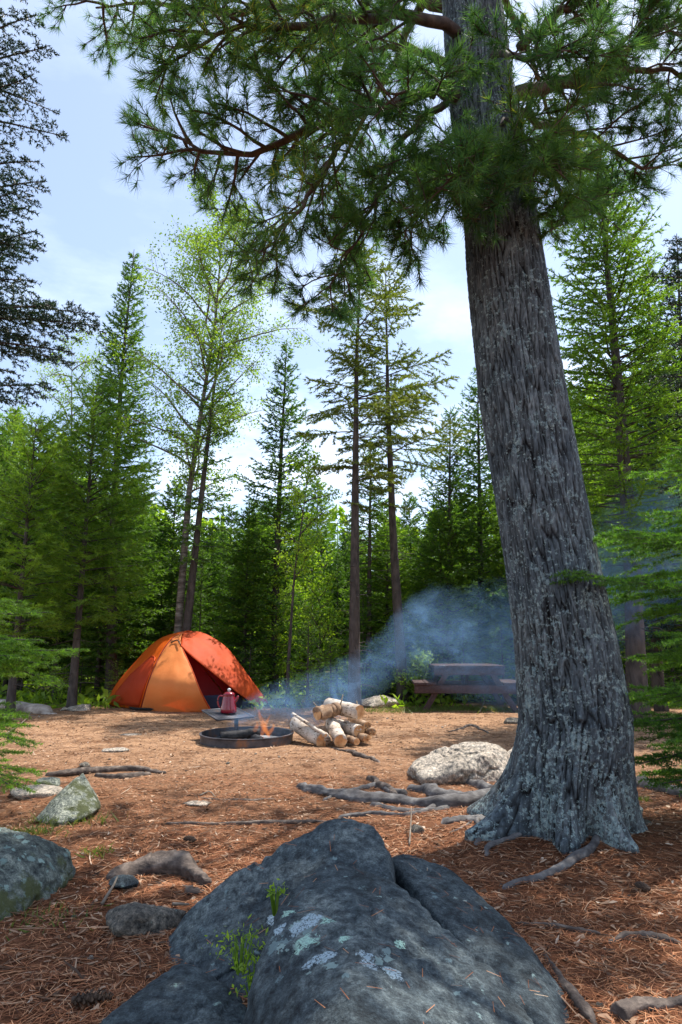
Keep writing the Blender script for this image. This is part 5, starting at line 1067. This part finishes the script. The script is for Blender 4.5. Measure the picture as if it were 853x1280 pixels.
# ------------------------------------------------------------------ picnic table
m_tab = simple('dark_red_timber', [(.3, (.035, .020, .020)), (.6, (.075, .042, .038)), (.8, (.17, .12, .11))], 4, st=(6, .5, 6), bd=.006)
TX, TYY = AT(583, 880, 13.4)[0], 13.5
tb = ob('picnic_table', None, None, (TX, TYY, gz(TX, TYY)), label='dark red wooden picnic table seen end on through the smoke', cat='picnic table'); tb.rotation_euler = (0, 0, R(-4))
Lt = 1.9
for k in range(6): boxo('tabletop_plank', (-.53 + .212 * k, 0, .775), (.20, Lt, .045), m_tab, tb)
for s in (-1, 1):
    for k in range(2): boxo('seat_plank', (s * (.80 + .205 * (k - .5)), 0, .475), (.195, Lt, .045), m_tab, tb)
    y = s * (Lt / 2 - .12)
    boxo('apron_beam', (0, y, .69), (1.26, .06, .13), m_tab, tb); boxo('cross_beam', (0, y + .063 * s, .38), (1.98, .05, .145), m_tab, tb)
    for q in (-1, 1):
        Mx = Matrix.Rotation(-q * R(31), 3, 'Y'); boxo('leg', (q * .60, y + .002, .34), (.10, .055, .84), m_tab, tb, M=Mx)
    boxo('diagonal_brace', (0, s * .42, .56), (.06, .75, .05), m_tab, tb, M=Matrix.Rotation(s * R(35), 3, 'X'))
stick([(600, 893), (606, 886), (604, 880)], .012, (.02, .22), 'pale split stick leaning by the picnic table')

# ------------------------------------------------------------------ smoke
X0, X1 = FC[0] - .25, 5.2
sm_, nt, p, v = M0('campfire_smoke'); nt.nodes.remove(p)
def fcurve(pts, lo_, hi):
    f = N(nt, 'ShaderNodeFloatCurve'); c = f.mapping.curves[0]
    while len(c.points) < len(pts): c.points.new(.5, .5)
    for k, (a_, b_) in enumerate(pts): c.points[k].location = (a_, (b_ - lo_) / (hi - lo_))
    f.mapping.update(); m = N(nt, 'ShaderNodeMapRange', clamp=False); m.inputs[3].default_value = lo_; m.inputs[4].default_value = hi; nt.links.new(f.outputs[0], m.inputs[0]); return f, m.outputs[0]
def mth(op, a, b=None, c=None, cl=False):
    m = N(nt, 'ShaderNodeMath', operation=op, use_clamp=cl)
    for k, q in enumerate((a, b, c)):
        if q is None: continue
        if hasattr(q, 'links'): nt.links.new(q, m.inputs[k])
        else: m.inputs[k].default_value = q
    return m.outputs[0]
wn1 = noise(nt, .9, 3, .55, v); vs2 = N(nt, 'ShaderNodeVectorMath', operation='MULTIPLY_ADD'); nt.links.new(wn1.outputs[1], vs2.inputs[0]); vs2.inputs[1].default_value = (.9, .9, .9)
ofs = N(nt, 'ShaderNodeVectorMath', operation='SUBTRACT'); nt.links.new(v, ofs.inputs[0]); ofs.inputs[1].default_value = (.45, .45, .45); nt.links.new(ofs.outputs[0], vs2.inputs[2])
s0 = N(nt, 'ShaderNodeSeparateXYZ'); nt.links.new(v, s0.inputs[0]); s1 = N(nt, 'ShaderNodeSeparateXYZ'); nt.links.new(vs2.outputs[0], s1.inputs[0])
t_ = mth('DIVIDE', mth('SUBTRACT', s0.outputs[0], X0), X1 - X0, cl=True)
def cur(pts, lo_, hi):
    f, o = fcurve(pts, lo_, hi); nt.links.new(t_, f.inputs[1]); return o
zcv = cur([(0, .15), (.06, .35), (.16, .42), (.28, .85), (.38, 1.3), (.5, 1.15), (.62, 1.2), (.76, 1.9), (1, 2.9)], 0, 4)
ycv = cur([(0, 8.8), (.2, 9.2), (.4, 9.8), (1, 10.2)], 8, 11)
rcv = cur([(0, .16), (.06, .30), (.16, .45), (.3, .50), (.45, .80), (.6, 1.05), (.78, 1.15), (1, 1.3)], 0, 2)
dcv = cur([(0, 1.6), (.05, 2.0), (.12, 1.7), (.26, 1.35), (.36, 1.0), (.45, .70), (.65, .75), (.8, 1.1), (.94, .8), (1, 0)], 0, 2)
wf = mth('MULTIPLY', t_, 1.6, cl=True)
zz2 = mth('ADD', mth('MULTIPLY', mth('SUBTRACT', s1.outputs[2], s0.outputs[2]), wf), s0.outputs[2]); yy2 = mth('ADD', mth('MULTIPLY', mth('SUBTRACT', s1.outputs[1], s0.outputs[1]), wf), s0.outputs[1])
dz = mth('SUBTRACT', zz2, zcv); dy = mth('SUBTRACT', yy2, ycv); dist = mth('SQRT', mth('ADD', mth('MULTIPLY', dz, dz), mth('MULTIPLY', dy, dy)))
fo = mth('SUBTRACT', 1.0, mth('DIVIDE', dist, rcv), cl=True)
n3 = noise(nt, 2.9, 6, .64, stretch(nt, vs2.outputs[0], (.7, 1, 1.15)), 1.6); n3r = N(nt, 'ShaderNodeMapRange'); n3r.inputs[1].default_value = .49; n3r.inputs[2].default_value = .68; n3r.inputs[3].default_value = .10; nt.links.new(n3.outputs[0], n3r.inputs[0])
den = mth('MULTIPLY', mth('MULTIPLY', mth('MULTIPLY', fo, dcv), n3r.outputs[0]), 2.3)
pv = N(nt, 'ShaderNodeVolumePrincipled'); pv.inputs['Color'].default_value = (.32, .60, .99, 1); pv.inputs['Anisotropy'].default_value = .35; nt.links.new(den, pv.inputs['Density']); nt.links.new(pv.outputs[0], nt.nodes['Material Output'].inputs['Volume'])
V, _, Q = box(((X0 + X1) / 2, 9.6, 2.0), (X1 - X0, 3.1, 4.0)); V[:, 2] = np.clip(V[:, 2], .02, 4)
ob('campfire_smoke', mesh('smoke', V, None, Q, sm_), kind='stuff', label='blue wood smoke drifting right from the fire past the picnic table', cat='smoke')
